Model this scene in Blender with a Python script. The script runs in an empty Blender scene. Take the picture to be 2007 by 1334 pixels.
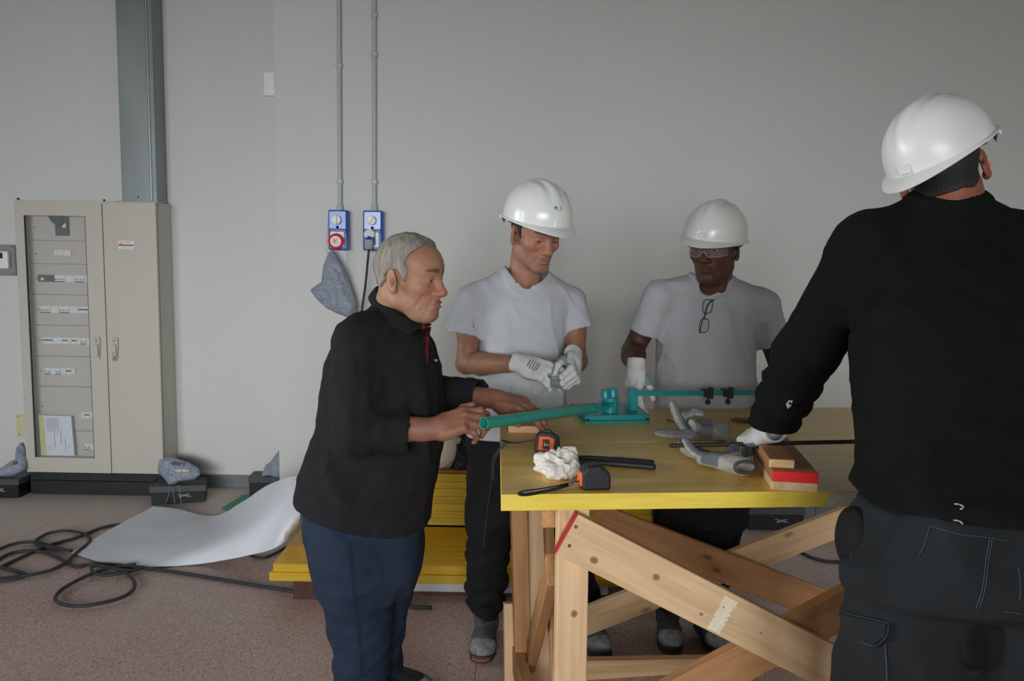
import bpy, bmesh, math, random
import numpy as np
from mathutils import Vector, Matrix, Euler, Quaternion, noise as mnoise

random.seed(7)
SC = bpy.context.scene
COL = SC.collection

# ------------------------------------------------------------------ camera
F_PX, PITCH, ROLL, CAM_H = 1524.0, math.radians(6.0), math.radians(1.0), 1.5
_f = np.array([0, math.cos(PITCH), -math.sin(PITCH)])
_u0 = np.array([0, math.sin(PITCH), math.cos(PITCH)])
_r0 = np.array([1.0, 0, 0])
_r = _r0*math.cos(ROLL)+_u0*math.sin(ROLL)
_u = _u0*math.cos(ROLL)-_r0*math.sin(ROLL)
_C = np.array([0, 0, CAM_H])
cam = bpy.data.cameras.new('camera'); cam_o = bpy.data.objects.new('camera', cam); COL.objects.link(cam_o)
cam.sensor_width = 36; cam.lens = F_PX/2007*36; cam.clip_end = 60; cam.clip_start = 0.05
cam_o.matrix_world = Matrix(((_r[0], _u[0], -_f[0], 0), (_r[1], _u[1], -_f[1], 0), (_r[2], _u[2], -_f[2], CAM_H), (0, 0, 0, 1)))
SC.camera = cam_o

# ------------------------------------------------------------------ world, windows' daylight, exposure
SC.view_settings.view_transform = 'Standard'; SC.view_settings.look = 'None'
SC.view_settings.gamma = 1; SC.view_settings.use_curve_mapping = False
SC.view_settings.exposure = 0.03
SC.cycles.max_bounces = 6; SC.cycles.diffuse_bounces = 3; SC.cycles.glossy_bounces = 3; SC.cycles.transmission_bounces = 4; SC.cycles.transparent_max_bounces = 8
SC.cycles.caustics_reflective = False; SC.cycles.caustics_refractive = False; SC.cycles.use_adaptive_sampling = True; SC.cycles.adaptive_threshold = 0.04
w = bpy.data.worlds.new('world'); SC.world = w; w.use_nodes = True
w.node_tree.nodes['Background'].inputs[0].default_value = (0.62, 0.72, 0.85, 1)
w.node_tree.nodes['Background'].inputs[1].default_value = 0.25
# daylight enters through the windows in the wall behind the photographer and in the left-hand wall
def area(name, loc, rot, sx, sy, e, col=(0.96, 0.985, 1.0)):
    l = bpy.data.lights.new(name, 'AREA'); l.shape = 'RECTANGLE'; l.size = sx; l.size_y = sy; l.energy = e; l.color = col; l.spread = math.radians(SPREAD)
    o = bpy.data.objects.new(name, l); COL.objects.link(o); o.location = loc; o.rotation_euler = rot
    return o
ROOM = dict(xl=-4.6, xr=5.6, yb=-4.2, zc=3.9)
WIN_Z, WIN_H, TILT, SPREAD = 1.74, 1.75, 8, 56   # narrow lamp spread and tilt, shaped so the upper wall falls off darker
WIN_BACK = [-3.6, -2.1, -0.6, 0.9, 2.4, 3.9]      # window centres along the rear wall
WIN_LEFT = [-2.6, -0.9, 0.8, 2.5]                  # and along the left wall
E_BACK, E_LEFT = (15, 15, 13, 11, 7, 4), (11, 13, 14, 6)
for x, e in zip(WIN_BACK, E_BACK):
    area('window_light', (x, ROOM['yb']-0.02, WIN_Z), (math.radians(90-TILT), 0, 0), 1.15, 1.7, e)
for y, e in zip(WIN_LEFT, E_LEFT):
    area('window_light', (ROOM['xl']-0.02, y, WIN_Z), (math.radians(90-TILT), 0, math.radians(-90)), 1.15, 1.7, e)

# ------------------------------------------------------------------ helpers
def lin(v):
    v /= 255.0
    return v/12.92 if v <= 0.04045 else ((v+0.055)/1.055)**2.4
EXPO = 0.60
def c(r, g, b, k=1.0):
    return tuple(min(0.92, lin(x)/EXPO*k) for x in (r, g, b))+(1.0,)
def at(px, py, Y):
    d = _f+_r*(px-1003.5)/F_PX-_u*(py-667)/F_PX
    return Vector(_C+d*(Y/d[1]))
def atz(px, py, Z):
    d = _f+_r*(px-1003.5)/F_PX-_u*(py-667)/F_PX
    return Vector(_C+d*((Z-CAM_H)/d[2]))

MATS = {}
def mat(name, col, rough=0.6, metal=0.0, var=0.0, vscale=8.0, bump=0.0, bscale=40.0, stretch=(1, 1, 1), col2=None, spec=0.5,
        alpha=1.0, trans=0.0, coat=0.0, emit=None, attr=False, detail=4.0):
    if name in MATS: return MATS[name]
    m = bpy.data.materials.new(name); m.use_nodes = True; MATS[name] = m
    nt = m.node_tree; N = nt.nodes; L = nt.links; b = N['Principled BSDF']
    b.inputs['Base Color'].default_value = col; b.inputs['Roughness'].default_value = rough; b.inputs['Metallic'].default_value = metal
    b.inputs['Specular IOR Level'].default_value = spec; b.inputs['Alpha'].default_value = alpha
    b.inputs['Transmission Weight'].default_value = trans; b.inputs['Coat Weight'].default_value = coat
    if emit: b.inputs['Emission Color'].default_value = emit[0]; b.inputs['Emission Strength'].default_value = emit[1]
    tc = N.new('ShaderNodeTexCoord'); mp = N.new('ShaderNodeMapping'); mp.inputs['Scale'].default_value = stretch
    L.new(tc.outputs['Object'], mp.inputs[0])
    src = None
    if attr:
        a = N.new('ShaderNodeAttribute'); a.attribute_name = 'Col'; src = a.outputs['Color']
    if var > 0 or col2:
        n = N.new('ShaderNodeTexNoise'); n.inputs['Scale'].default_value = vscale; n.inputs['Detail'].default_value = detail
        L.new(mp.outputs[0], n.inputs['Vector'])
        r = N.new('ShaderNodeMapRange'); r.inputs[1].default_value = 0.3; r.inputs[2].default_value = 0.7
        L.new(n.outputs['Fac'], r.inputs[0])
        mx = N.new('ShaderNodeMix'); mx.data_type = 'RGBA'; L.new(r.outputs[0], mx.inputs[0])
        if attr:
            mx.blend_type = 'MULTIPLY'; mx.inputs[7].default_value = (1-var, 1-var, 1-var, 1); L.new(src, mx.inputs[6])
        else:
            mx.inputs[6].default_value = col
            mx.inputs[7].default_value = col2 if col2 else tuple(x*(1-var) for x in col[:3])+(1,)
        src = mx.outputs[2]
    if src is not None: L.new(src, b.inputs['Base Color'])
    if bump > 0:
        n2 = N.new('ShaderNodeTexNoise'); n2.inputs['Scale'].default_value = bscale; n2.inputs['Detail'].default_value = 3
        L.new(mp.outputs[0], n2.inputs['Vector'])
        bp = N.new('ShaderNodeBump'); bp.inputs['Strength'].default_value = bump; bp.inputs['Distance'].default_value = 0.01
        L.new(n2.outputs['Fac'], bp.inputs['Height']); L.new(bp.outputs[0], b.inputs['Normal'])
    return m

def wood(name, c1, c2, knot=None, rough=0.65, scale=1.0, seed=0.0, kscale=3.0, wear=None, paint=None):
    """grain along local X"""
    if name in MATS: return MATS[name]
    m = bpy.data.materials.new(name); m.use_nodes = True; MATS[name] = m
    nt = m.node_tree; N = nt.nodes; L = nt.links; b = N['Principled BSDF']; b.inputs['Roughness'].default_value = rough
    tc = N.new('ShaderNodeTexCoord'); oi = N.new('ShaderNodeObjectInfo')
    ad = N.new('ShaderNodeVectorMath'); ad.operation = 'ADD'
    sc_ = N.new('ShaderNodeVectorMath'); sc_.operation = 'SCALE'; sc_.inputs[3].default_value = 7.0
    cb = N.new('ShaderNodeCombineXYZ')
    for i in range(3): L.new(oi.outputs['Random'], cb.inputs[i])
    L.new(cb.outputs[0], sc_.inputs[0]); L.new(tc.outputs['Object'], ad.inputs[0]); L.new(sc_.outputs[0], ad.inputs[1])
    mp = N.new('ShaderNodeMapping'); mp.inputs['Scale'].default_value = (1.2*scale, 22*scale, 22*scale); L.new(ad.outputs[0], mp.inputs[0])
    n1 = N.new('ShaderNodeTexNoise'); n1.inputs['Scale'].default_value = 2.2; n1.inputs['Detail'].default_value = 5; n1.inputs['Distortion'].default_value = 0.6
    L.new(mp.outputs[0], n1.inputs['Vector'])
    rg = N.new('ShaderNodeMapRange'); rg.inputs[1].default_value = 0.32; rg.inputs[2].default_value = 0.68; L.new(n1.outputs['Fac'], rg.inputs[0])
    mx = N.new('ShaderNodeMix'); mx.data_type = 'RGBA'; mx.inputs[6].default_value = c1; mx.inputs[7].default_value = c2; L.new(rg.outputs[0], mx.inputs[0])
    out = mx.outputs[2]
    if knot:
        mk = N.new('ShaderNodeMapping'); mk.inputs['Scale'].default_value = (kscale, kscale*2.2, kscale*2.2); L.new(ad.outputs[0], mk.inputs[0])
        vo = N.new('ShaderNodeTexVoronoi'); vo.inputs['Scale'].default_value = 1.0; L.new(mk.outputs[0], vo.inputs['Vector'])
        kr = N.new('ShaderNodeMapRange'); kr.inputs[1].default_value = 0.05; kr.inputs[2].default_value = 0.13
        kr.inputs[3].default_value = 0.75; kr.inputs[4].default_value = 0.0; L.new(vo.outputs['Distance'], kr.inputs[0])
        m2 = N.new('ShaderNodeMix'); m2.data_type = 'RGBA'; L.new(kr.outputs[0], m2.inputs[0]); L.new(out, m2.inputs[6]); m2.inputs[7].default_value = knot
        out = m2.outputs[2]
    if wear:      # (colour, noise scale, lo, hi): worn patches
        n3 = N.new('ShaderNodeTexNoise'); n3.inputs['Scale'].default_value = wear[1]; n3.inputs['Detail'].default_value = 5
        mw = N.new('ShaderNodeMapping'); mw.inputs['Scale'].default_value = (0.7, 2.2, 2.2); L.new(ad.outputs[0], mw.inputs[0]); L.new(mw.outputs[0], n3.inputs['Vector'])
        wr = N.new('ShaderNodeMapRange'); wr.inputs[1].default_value = wear[2]; wr.inputs[2].default_value = wear[3]; L.new(n3.outputs['Fac'], wr.inputs[0])
        m3 = N.new('ShaderNodeMix'); m3.data_type = 'RGBA'; L.new(wr.outputs[0], m3.inputs[0]); L.new(out, m3.inputs[6]); m3.inputs[7].default_value = wear[0]
        out = m3.outputs[2]
    L.new(out, b.inputs['Base Color'])
    bp = N.new('ShaderNodeBump'); bp.inputs['Strength'].default_value = 0.12; bp.inputs['Distance'].default_value = 0.004
    L.new(n1.outputs['Fac'], bp.inputs['Height']); L.new(bp.outputs[0], b.inputs['Normal'])
    return m

def thing(name, label, cat, loc=(0, 0, 0), rot=(0, 0, 0), group=None):
    o = bpy.data.objects.new(name, None); COL.objects.link(o); o.empty_display_size = 0.05
    o.location = loc; o.rotation_euler = rot; tag(o, label, cat, group); return o
def tag(o, label=None, cat=None, group=None, kind=None):
    if label: o['label'] = label
    if cat: o['category'] = cat
    if group: o['group'] = group
    if kind: o['kind'] = kind
    return o
def mw_of(o):
    m = Matrix.LocRotScale(o.location, o.rotation_euler, o.scale)
    if o.parent: m = mw_of(o.parent) @ o.matrix_parent_inverse @ m
    return m
def link(name, me, m, parent=None, world=False):
    """world=True: the mesh holds world coordinates although it is a child"""
    o = bpy.data.objects.new(name, me); COL.objects.link(o)
    if m is not None and not me.materials:
        for x in (m if isinstance(m, (list, tuple)) else [m]): me.materials.append(x)
    if parent is not None:
        o.parent = parent
        if world: o.matrix_parent_inverse = mw_of(parent).inverted()
    return o
def obj(name, bm, m, parent=None, world=False, smooth=False, angle=None):
    me = bpy.data.meshes.new(name); bm.normal_update(); bm.to_mesh(me); bm.free()
    if smooth:
        me.shade_smooth()
        if angle: me.set_sharp_from_angle(angle=math.radians(angle))
    return link(name, me, m, parent, world)
def place(o, loc=None, rot=None):
    if loc is not None: o.location = loc
    if rot is not None: o.rotation_euler = rot
    return o
def recenter(o):
    """origin of a top-level mesh to the middle of its underside"""
    me = o.data; co = np.zeros(len(me.vertices)*3); me.vertices.foreach_get('co', co); co = co.reshape(-1, 3)
    b = np.array([(co[:, 0].min()+co[:, 0].max())/2, (co[:, 1].min()+co[:, 1].max())/2, co[:, 2].min()])
    co -= b; me.vertices.foreach_set('co', co.ravel()); me.update(); o.location = Vector(b)+o.location; return o

def bm_box(bm, x0, x1, y0, y1, z0, z1, mi=0):
    v = [bm.verts.new(p) for p in ((x0, y0, z0), (x1, y0, z0), (x1, y1, z0), (x0, y1, z0), (x0, y0, z1), (x1, y0, z1), (x1, y1, z1), (x0, y1, z1))]
    fs = [bm.faces.new([v[i] for i in q]) for q in ((0, 3, 2, 1), (4, 5, 6, 7), (0, 1, 5, 4), (1, 2, 6, 5), (2, 3, 7, 6), (3, 0, 4, 7))]
    for f in fs: f.material_index = mi
    return v, fs
def bbox(x0, x1, y0, y1, z0, z1, bev=0.0, seg=1):
    bm = bmesh.new(); bm_box(bm, x0, x1, y0, y1, z0, z1)
    if bev > 0: bmesh.ops.bevel(bm, geom=bm.edges[:], offset=bev, segments=seg, affect='EDGES', profile=0.5)
    return bm
def cbox(sx, sy, sz, bev=0.0, seg=1): return bbox(-sx/2, sx/2, -sy/2, sy/2, -sz/2, sz/2, bev, seg)
def prism(pts, y0, y1, bev=0.0, axis='y'):
    """outline (x,z) extruded along y (axis='y') or (x,y) along z (axis='z')"""
    bm = bmesh.new()
    f3 = (lambda p, t: (p[0], t, p[1])) if axis == 'y' else (lambda p, t: (p[0], p[1], t))
    a = [bm.verts.new(f3(p, y0)) for p in pts]; b_ = [bm.verts.new(f3(p, y1)) for p in pts]
    n = len(pts)
    bm.faces.new(a); bm.faces.new(b_[::-1])
    for i in range(n): bm.faces.new((a[i], b_[i], b_[(i+1) % n], a[(i+1) % n]))
    bmesh.ops.recalc_face_normals(bm, faces=bm.faces[:])
    if bev > 0: bmesh.ops.bevel(bm, geom=bm.edges[:], offset=bev, segments=2, affect='EDGES', profile=0.5)
    return bm
def sweep(pts, r, seg=8, closed=False, flat=None, bm=None, cap=True):
    """tube along points; r number or list; flat=(w,t): rectangular strap"""
    bm = bm or bmesh.new(); pts = [Vector(p) for p in pts]; n = len(pts); rings = []
    prev = None
    for i, p in enumerate(pts):
        if closed: t = pts[(i+1) % n]-pts[i-1]
        else: t = pts[min(i+1, n-1)]-pts[max(i-1, 0)]
        if t.length < 1e-9: t = Vector((0, 0, 1))
        t.normalize()
        if prev is None:
            ref = Vector((0, 0, 1)) if abs(t.z) < 0.9 else Vector((0, 1, 0))
            nrm = (ref-t*ref.dot(t)).normalized()
        else:
            nrm = prev-t*prev.dot(t)
            nrm = nrm.normalized() if nrm.length > 1e-6 else t.orthogonal().normalized()
        prev = nrm; bn = t.cross(nrm)
        rr = r[i] if isinstance(r, (list, tuple)) else r
        if flat: ring = [p+nrm*a*flat[1]/2+bn*b_*flat[0]/2 for a, b_ in ((1, 1), (1, -1), (-1, -1), (-1, 1))]
        else: ring = [p+(nrm*math.cos(2*math.pi*k/seg)+bn*math.sin(2*math.pi*k/seg))*rr for k in range(seg)]
        rings.append([bm.verts.new(q) for q in ring])
    m_ = len(rings[0])
    for i in range(n if closed else n-1):
        A, B = rings[i], rings[(i+1) % n]
        for k in range(m_): bm.faces.new((A[k], A[(k+1) % m_], B[(k+1) % m_], B[k]))
    if not closed and cap: bm.faces.new(rings[0][::-1]); bm.faces.new(rings[-1])
    bmesh.ops.recalc_face_normals(bm, faces=bm.faces[:])
    return bm
def lathe(prof, seg=24, bm=None, M=None, cap=True):
    bm = bm or bmesh.new(); rings = []
    for r, z in prof:
        rings.append([bm.verts.new((r*math.cos(2*math.pi*k/seg), r*math.sin(2*math.pi*k/seg), z)) for k in range(seg)])
    for A, B in zip(rings, rings[1:]):
        for k in range(seg): bm.faces.new((A[k], A[(k+1) % seg], B[(k+1) % seg], B[k]))
    if cap: bm.faces.new(rings[0][::-1]); bm.faces.new(rings[-1])
    bmesh.ops.recalc_face_normals(bm, faces=bm.faces[:])
    if M is not None: bmesh.ops.transform(bm, matrix=M, verts=[v for rg in rings for v in rg])
    return bm
def spline(pts, n=8, closed=False):
    """Catmull-Rom through points"""
    P = [Vector(p) for p in pts]; out = []; m_ = len(P)
    for i in range(m_ if closed else m_-1):
        g = (lambda k: P[k % m_]) if closed else (lambda k: P[max(0, min(m_-1, k))])
        a, b_, c_, d = g(i-1), g(i), g(i+1), g(i+2)
        for k in range(n):
            t = k/n
            out.append(0.5*((2*b_)+(c_-a)*t+(2*a-5*b_+4*c_-d)*t*t+(3*b_-a-3*c_+d)*t**3))
    if not closed: out.append(P[-1])
    return out
def frame(p0, p1, up=(0, 0, 1)):
    """matrix with X along p0->p1, Z near up, origin p0"""
    p0, p1 = Vector(p0), Vector(p1); x = (p1-p0).normalized(); u = Vector(up); z = (u-x*u.dot(x)).normalized(); y = z.cross(x)
    M = Matrix((x, y, z)).transposed().to_4x4(); M.translation = p0; return M
def beam(name, p0, p1, wz, ty, m, parent=None, up=(0, 0, 1), bev=0.002, mi_end=None):
    """timber from p0 to p1, wz wide along up, ty thick; own local axes with grain on X"""
    M = frame(p0, p1, up); Lx = (Vector(p1)-Vector(p0)).length
    bm = bbox(0, Lx, -ty/2, ty/2, -wz/2, wz/2, bev)
    if mi_end:
        for f in bm.faces:
            if ('0' in mi_end and f.normal.x < -0.5) or ('1' in mi_end and f.normal.x > 0.5): f.material_index = 1
    o = obj(name, bm, m, parent)
    if parent is not None: o.matrix_parent_inverse = mw_of(parent).inverted()
    o.matrix_basis = M
    return o
def text(name, s, size, m, parent, M, ext=0.0004, align='CENTER', bold=0.0):
    cu = bpy.data.curves.new(name, 'FONT'); cu.body = s; cu.size = size; cu.extrude = ext; cu.align_x = align; cu.align_y = 'CENTER'; cu.resolution_u = 2; cu.offset = bold
    t = bpy.data.objects.new(name, cu); COL.objects.link(t)
    dg = bpy.context.evaluated_depsgraph_get(); me = bpy.data.meshes.new_from_object(t.evaluated_get(dg))
    bpy.data.objects.remove(t); bpy.data.curves.remove(cu); me.materials.clear()
    o = link(name, me, m, parent); o.matrix_basis = M
    if parent is not None: o.matrix_parent_inverse = mw_of(parent).inverted()
    return o
FACE_CAM = Matrix.Rotation(math.radians(90), 4, 'X')     # text that faces -Y

# ------------------------------------------------------------------ materials of the room
m_wall = mat('wall_paint', (0.735, 0.742, 0.715, 1), 0.85, var=0.05, vscale=0.7, bump=0.06, bscale=160)
m_wall_l = m_wall
m_ceil = mat('ceiling_paint', (0.36, 0.35, 0.34, 1), 0.9, var=0.04)
m_skirt = mat('skirting_tile', c(96, 98, 100), 0.5, var=0.12, vscale=9)
m_grout = mat('grout', c(120, 116, 112), 0.9)
# speckled pink granulate floor paler in patches and towards the far wall
def floor_material():
    m = bpy.data.materials.new('pink_granulate_floor'); m.use_nodes = True; nt = m.node_tree; N = nt.nodes; L = nt.links; b = N['Principled BSDF']
    tc = N.new('ShaderNodeTexCoord')
    def noise(s, d=4, dist=0.0):
        n = N.new('ShaderNodeTexNoise'); n.inputs['Scale'].default_value = s; n.inputs['Detail'].default_value = d; n.inputs['Distortion'].default_value = dist
        L.new(tc.outputs['Object'], n.inputs['Vector']); return n.outputs['Fac']
    def rng(x, a, b_, c_=0.0, d=1.0):
        r = N.new('ShaderNodeMapRange'); L.new(x, r.inputs[0])
        for i, v in enumerate((a, b_, c_, d)): r.inputs[i+1].default_value = v
        return r.outputs[0]
    def mix(f, a, b_):
        x = N.new('ShaderNodeMix'); x.data_type = 'RGBA'; L.new(f, x.inputs[0])
        for i, v in ((6, a), (7, b_)):
            if isinstance(v, tuple): x.inputs[i].default_value = v
            else: L.new(v, x.inputs[i])
        return x.outputs[2]
    v = N.new('ShaderNodeTexVoronoi'); v.inputs['Scale'].default_value = 230; L.new(tc.outputs['Object'], v.inputs['Vector'])
    sep = N.new('ShaderNodeSeparateColor'); L.new(v.outputs['Color'], sep.inputs[0])
    base = mix(rng(sep.outputs[0], 0, 1), c(162, 138, 130), c(142, 116, 109))
    base = mix(rng(sep.outputs[1], 0.86, 0.9), base, c(100, 80, 74))
    base = mix(rng(sep.outputs[2], 0.85, 0.9), base, c(172, 158, 152))
    base = mix(rng(noise(1.1, 5, 0.4), 0.38, 0.72, 0.0, 0.34), base, c(164, 150, 144))
    # paler towards the far wall, with a ragged edge
    sx = N.new('ShaderNodeSeparateXYZ'); L.new(tc.outputs['Object'], sx.inputs[0])
    a = N.new('ShaderNodeMath'); a.operation = 'MULTIPLY_ADD'; L.new(noise(1.6, 5, 0.6), a.inputs[0]); a.inputs[1].default_value = 1.6; L.new(sx.outputs[1], a.inputs[2])
    base = mix(rng(a.outputs[0], 4.3, 5.3, 0.0, 0.75), base, c(172, 164, 158))
    L.new(base, b.inputs['Base Color']); b.inputs['Roughness'].default_value = 0.5
    L.new(rng(noise(3, 4), 0.3, 0.7, 0.38, 0.6), b.inputs['Roughness'])
    bp = N.new('ShaderNodeBump'); bp.inputs['Strength'].default_value = 0.08; bp.inputs['Distance'].default_value = 0.002
    L.new(v.outputs['Distance'], bp.inputs['Height']); L.new(bp.outputs[0], b.inputs['Normal'])
    return m
m_floor = floor_material()

# ------------------------------------------------------------------ room shell
WL, WR, CX = 4.90, 4.50, -1.364      # recessed wall, protruding wall, corner between them
xl, xr, yb, zc = ROOM['xl'], ROOM['xr'], ROOM['yb'], ROOM['zc']
def struct(name, bm, m, parent=None):
    o = obj(name, bm, m, parent)
    if parent is None: o['kind'] = 'structure'
    return o
# the floor in large bays with narrow joints between them
fl = struct('floor', bbox(xl-0.2, xr+0.2, yb-0.2, WL+0.4, -0.12, -0.004), mat('floor_joint', c(150, 134, 126), 0.8))
jx, jy = [xl-0.2, -2.55, -0.112, 2.35, xr+0.2], [yb-0.2, -0.6, 1.7, 3.98, WL+0.4]
for i in range(4):
    for j in range(4):
        struct('floor_panel', bbox(jx[i]+0.0012, jx[i+1]-0.0012, jy[j]+0.0012, jy[j+1]-0.0012, -0.05, 0.0), m_floor, fl)
struct('wall_recessed', bbox(xl-0.2, CX+0.4, WL, WL+0.2, 0, zc), m_wall_l)
struct('wall_back', bbox(CX, xr+0.2, WR, WR+0.395, 0, zc), m_wall)
struct('wall_right', bbox(xr-0.2, xr, yb, WL, 0, zc), m_wall)
struct('ceiling', bbox(xl-0.2, xr+0.2, yb-0.2, WL+0.2, zc, zc+0.15), m_ceil)
# rear and right wall with their window openings
def wall_with_windows(name, along, centres, fixed, lo, hi, axis):
    bm = bmesh.new(); w2, z0, z1 = 0.6, WIN_Z-WIN_H/2, WIN_Z+WIN_H/2
    def bx(a0, a1, zz0, zz1):
        if axis == 'x': bm_box(bm, a0, a1, fixed-0.2, fixed, zz0, zz1)
        else: bm_box(bm, fixed-0.2, fixed, a0, a1, zz0, zz1)
    bx(lo, hi, 0, z0); bx(lo, hi, z1, zc)
    e = lo
    for q in centres: bx(e, q-w2, z0, z1); e = q+w2
    bx(e, hi, z0, z1)
    return struct(name, bm, m_wall)
wall_with_windows('wall_rear', None, WIN_BACK, yb+0.2, xl, xr, 'x')
wall_with_windows('wall_left', None, WIN_LEFT, xl, yb, WL, 'y')
m_frame_w = mat('window_frame_grey', c(150, 152, 154), 0.4)
for i, x in enumerate(WIN_BACK):
    bm = bmesh.new()
    for a in (-0.6, -0.02, 0.56): bm_box(bm, x+a, x+a+0.04, yb+0.1, yb+0.15, WIN_Z-WIN_H/2, WIN_Z+WIN_H/2)
    for z in (WIN_Z-WIN_H/2, WIN_Z, WIN_Z+WIN_H/2-0.04): bm_box(bm, x-0.6, x+0.6, yb+0.1, yb+0.15, z, z+0.04)
    struct('window_%d' % (i+1), bm, m_frame_w)
# grey skirting tiles
def skirting(name, x0, x1, y, first, step):
    root = struct(name, bbox(x0, x1, y-0.006, y, 0.0, 0.078), m_grout)
    x = x0; e = first
    while x < x1-0.01:
        e2 = min(e, x1)
        struct('tile', bbox(x+0.001, e2-0.001, y-0.0125, y-0.004, 0.002, 0.083, 0.0015), m_skirt, root); x = e2; e = e2+step
    return root
skirting('baseboard_recessed', xl, CX-0.001, WL, -4.35, 0.30)
skirting('baseboard_back', CX, xr-0.2, WR, -1.18, 0.30)
# ------------------------------------------------------------------ electrical cabinet
m_cab = mat('cabinet_enamel', c(163, 160, 151), 0.42, var=0.03, vscale=3)
m_cab_in = mat('cabinet_inner_panel', c(160, 156, 148), 0.5)
m_black = mat('black_plastic', c(16, 17, 18), 0.45)
m_plinth = mat('black_plinth_paint', c(24, 26, 27), 0.5, var=0.3, vscale=14)
m_module = mat('breaker_grey', c(186, 190, 190), 0.45)
m_mod_dark = mat('breaker_slot', c(40, 44, 46), 0.5)
m_glass = mat('door_glass', (0.75, 0.8, 0.8, 1), 0.04, alpha=0.10, spec=0.5)
m_metal = mat('zinc_steel', c(124, 130, 130), 0.45, metal=0.7, var=0.25, vscale=5, stretch=(1, 1, 0.4))
m_chrome = mat('bright_metal', (0.55, 0.55, 0.55, 1), 0.3, metal=1.0)
m_white = mat('white_plastic', c(196, 198, 198), 0.4)
m_red = mat('red_plastic', c(196, 34, 40), 0.4)
m_lamp = mat('red_indicator', (0.8, 0.05, 0.04, 1), 0.3, emit=((1.0, 0.08, 0.06, 1), 0.9))

CY = 4.68
cab = thing('electrical_cabinet', 'tall beige electrical cabinet with a glazed door and a plain door', 'cabinet', (-2.555, 4.78, 0))
def cb(name, x0, x1, y0, y1, z0, z1, m, parent=cab, bev=0.0015): return obj(name, bbox(x0, x1, y0, y1, z0, z1, bev), m, parent, world=True)
cx0, cxm, cx1, cz0, cz1 = -2.977, -2.4545, -2.135, 0.142, 1.797
body = obj('body', bbox(cx0+0.004, cx1-0.004, CY+0.022, WL-0.001, cz0, cz1-0.012, 0.002), m_cab, cab, world=True)
# carve the glazed compartment: back panel in front of the body face is recessed, so the body is a frame of boxes instead
me = body.data; bm = bmesh.new()
bm_box(bm, cx0+0.004, cx0+0.03, CY+0.022, WL-0.001, cz0, cz1-0.014); bm_box(bm, cxm-0.03, cx1-0.004, CY+0.022, WL-0.001, cz0, cz1-0.014)
bm_box(bm, cx0+0.03, cxm-0.03, CY+0.022, WL-0.001, cz1-0.06, cz1-0.014); bm_box(bm, cx0+0.03, cxm-0.03, CY+0.022, WL-0.001, cz0, cz0+0.05)
bm_box(bm, cx0+0.03, cxm-0.03, CY+0.10, WL-0.001, cz0+0.05, cz1-0.06)
bm.to_mesh(me); bm.free()
cb('roof_panel', cx0, cx1, CY+0.002, WL-0.001, cz1-0.014, cz1, m_cab)
cb('roof_hinge', cx0+0.02, cx0+0.03, CY-0.004, CY+0.01, cz1, cz1+0.012, m_mod_dark); cb('roof_hinge', cxm+0.01, cxm+0.018, CY-0.004, CY+0.01, cz1, cz1+0.012, m_mod_dark)
cb('side_trim', cx1-0.004, cx1, CY+0.03, CY+0.05, cz0, cz1-0.016, m_cab)
# plinth in two courses
cb('plinth', cx0+0.012, cx1-0.01, CY+0.012, WL-0.02, 0.088, 0.141, m_plinth); cb('plinth', cx0+0.012, cx1-0.01, CY+0.01, WL-0.02, 0.0, 0.086, m_plinth)
# glazed door: a frame round a pane
gx0, gx1, gz0, gz1 = -2.923, -2.556, 0.234, 1.708
bm = bmesh.new()
bm_box(bm, cx0, gx0, CY, CY+0.02, cz0, cz1-0.006); bm_box(bm, gx1, cxm-0.002, CY, CY+0.02, cz0, cz1-0.006)
bm_box(bm, gx0, gx1, CY, CY+0.02, gz1, cz1-0.006); bm_box(bm, gx0, gx1, CY, CY+0.02, cz0, gz0)
door_g = obj('glazed_door', bm, m_cab, cab, world=True)
obj('pane', bbox(gx0, gx1, CY+0.012, CY+0.015, gz0, gz1), m_glass, door_g, world=True)
bm = bmesh.new()
for x, a, b_ in ((gx0, 0, 0.004), (gx1, -0.004, 0)): bm_box(bm, x+a, x+b_, CY+0.001, CY+0.016, gz0, gz1)
obj('pane_gasket', bm, m_mod_dark, door_g, world=True)
door_s = obj('plain_door', bbox(cxm+0.002, cx1, CY, CY+0.02, cz0, cz1-0.006, 0.002), m_cab, cab, world=True)
def handle(door, x, key):
    h = obj('handle', prism([(x-0.017, 0.86), (x+0.013, 0.85), (x+0.019, 0.93), (x+0.019, 0.985), (x-0.017, 0.985)], CY-0.014, CY, 0.003), m_cab, door, world=True)
    obj('handle_grip', bbox(x-0.012, x+0.012, CY-0.03, CY-0.012, 0.868, 0.945, 0.005, 2), m_cab, door, world=True)
    obj('lock', lathe([(0.0075, 0), (0.0075, 0.004)], 12, M=Matrix.Translation((x, CY-0.014, 0.966)) @ Matrix.Rotation(math.radians(90), 4, 'X')), m_chrome, door, world=True)
    if key:
        obj('key', prism([(x-0.006, 0.845), (x+0.006, 0.845), (x+0.006, 0.868), (x+0.002, 0.872), (x+0.002, 0.9), (x-0.002, 0.9), (x-0.002, 0.872), (x-0.006, 0.868)], CY-0.034, CY-0.031), m_chrome, door, world=True)
handle(door_g, -2.510, False); handle(door_s, -2.402, True)
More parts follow.
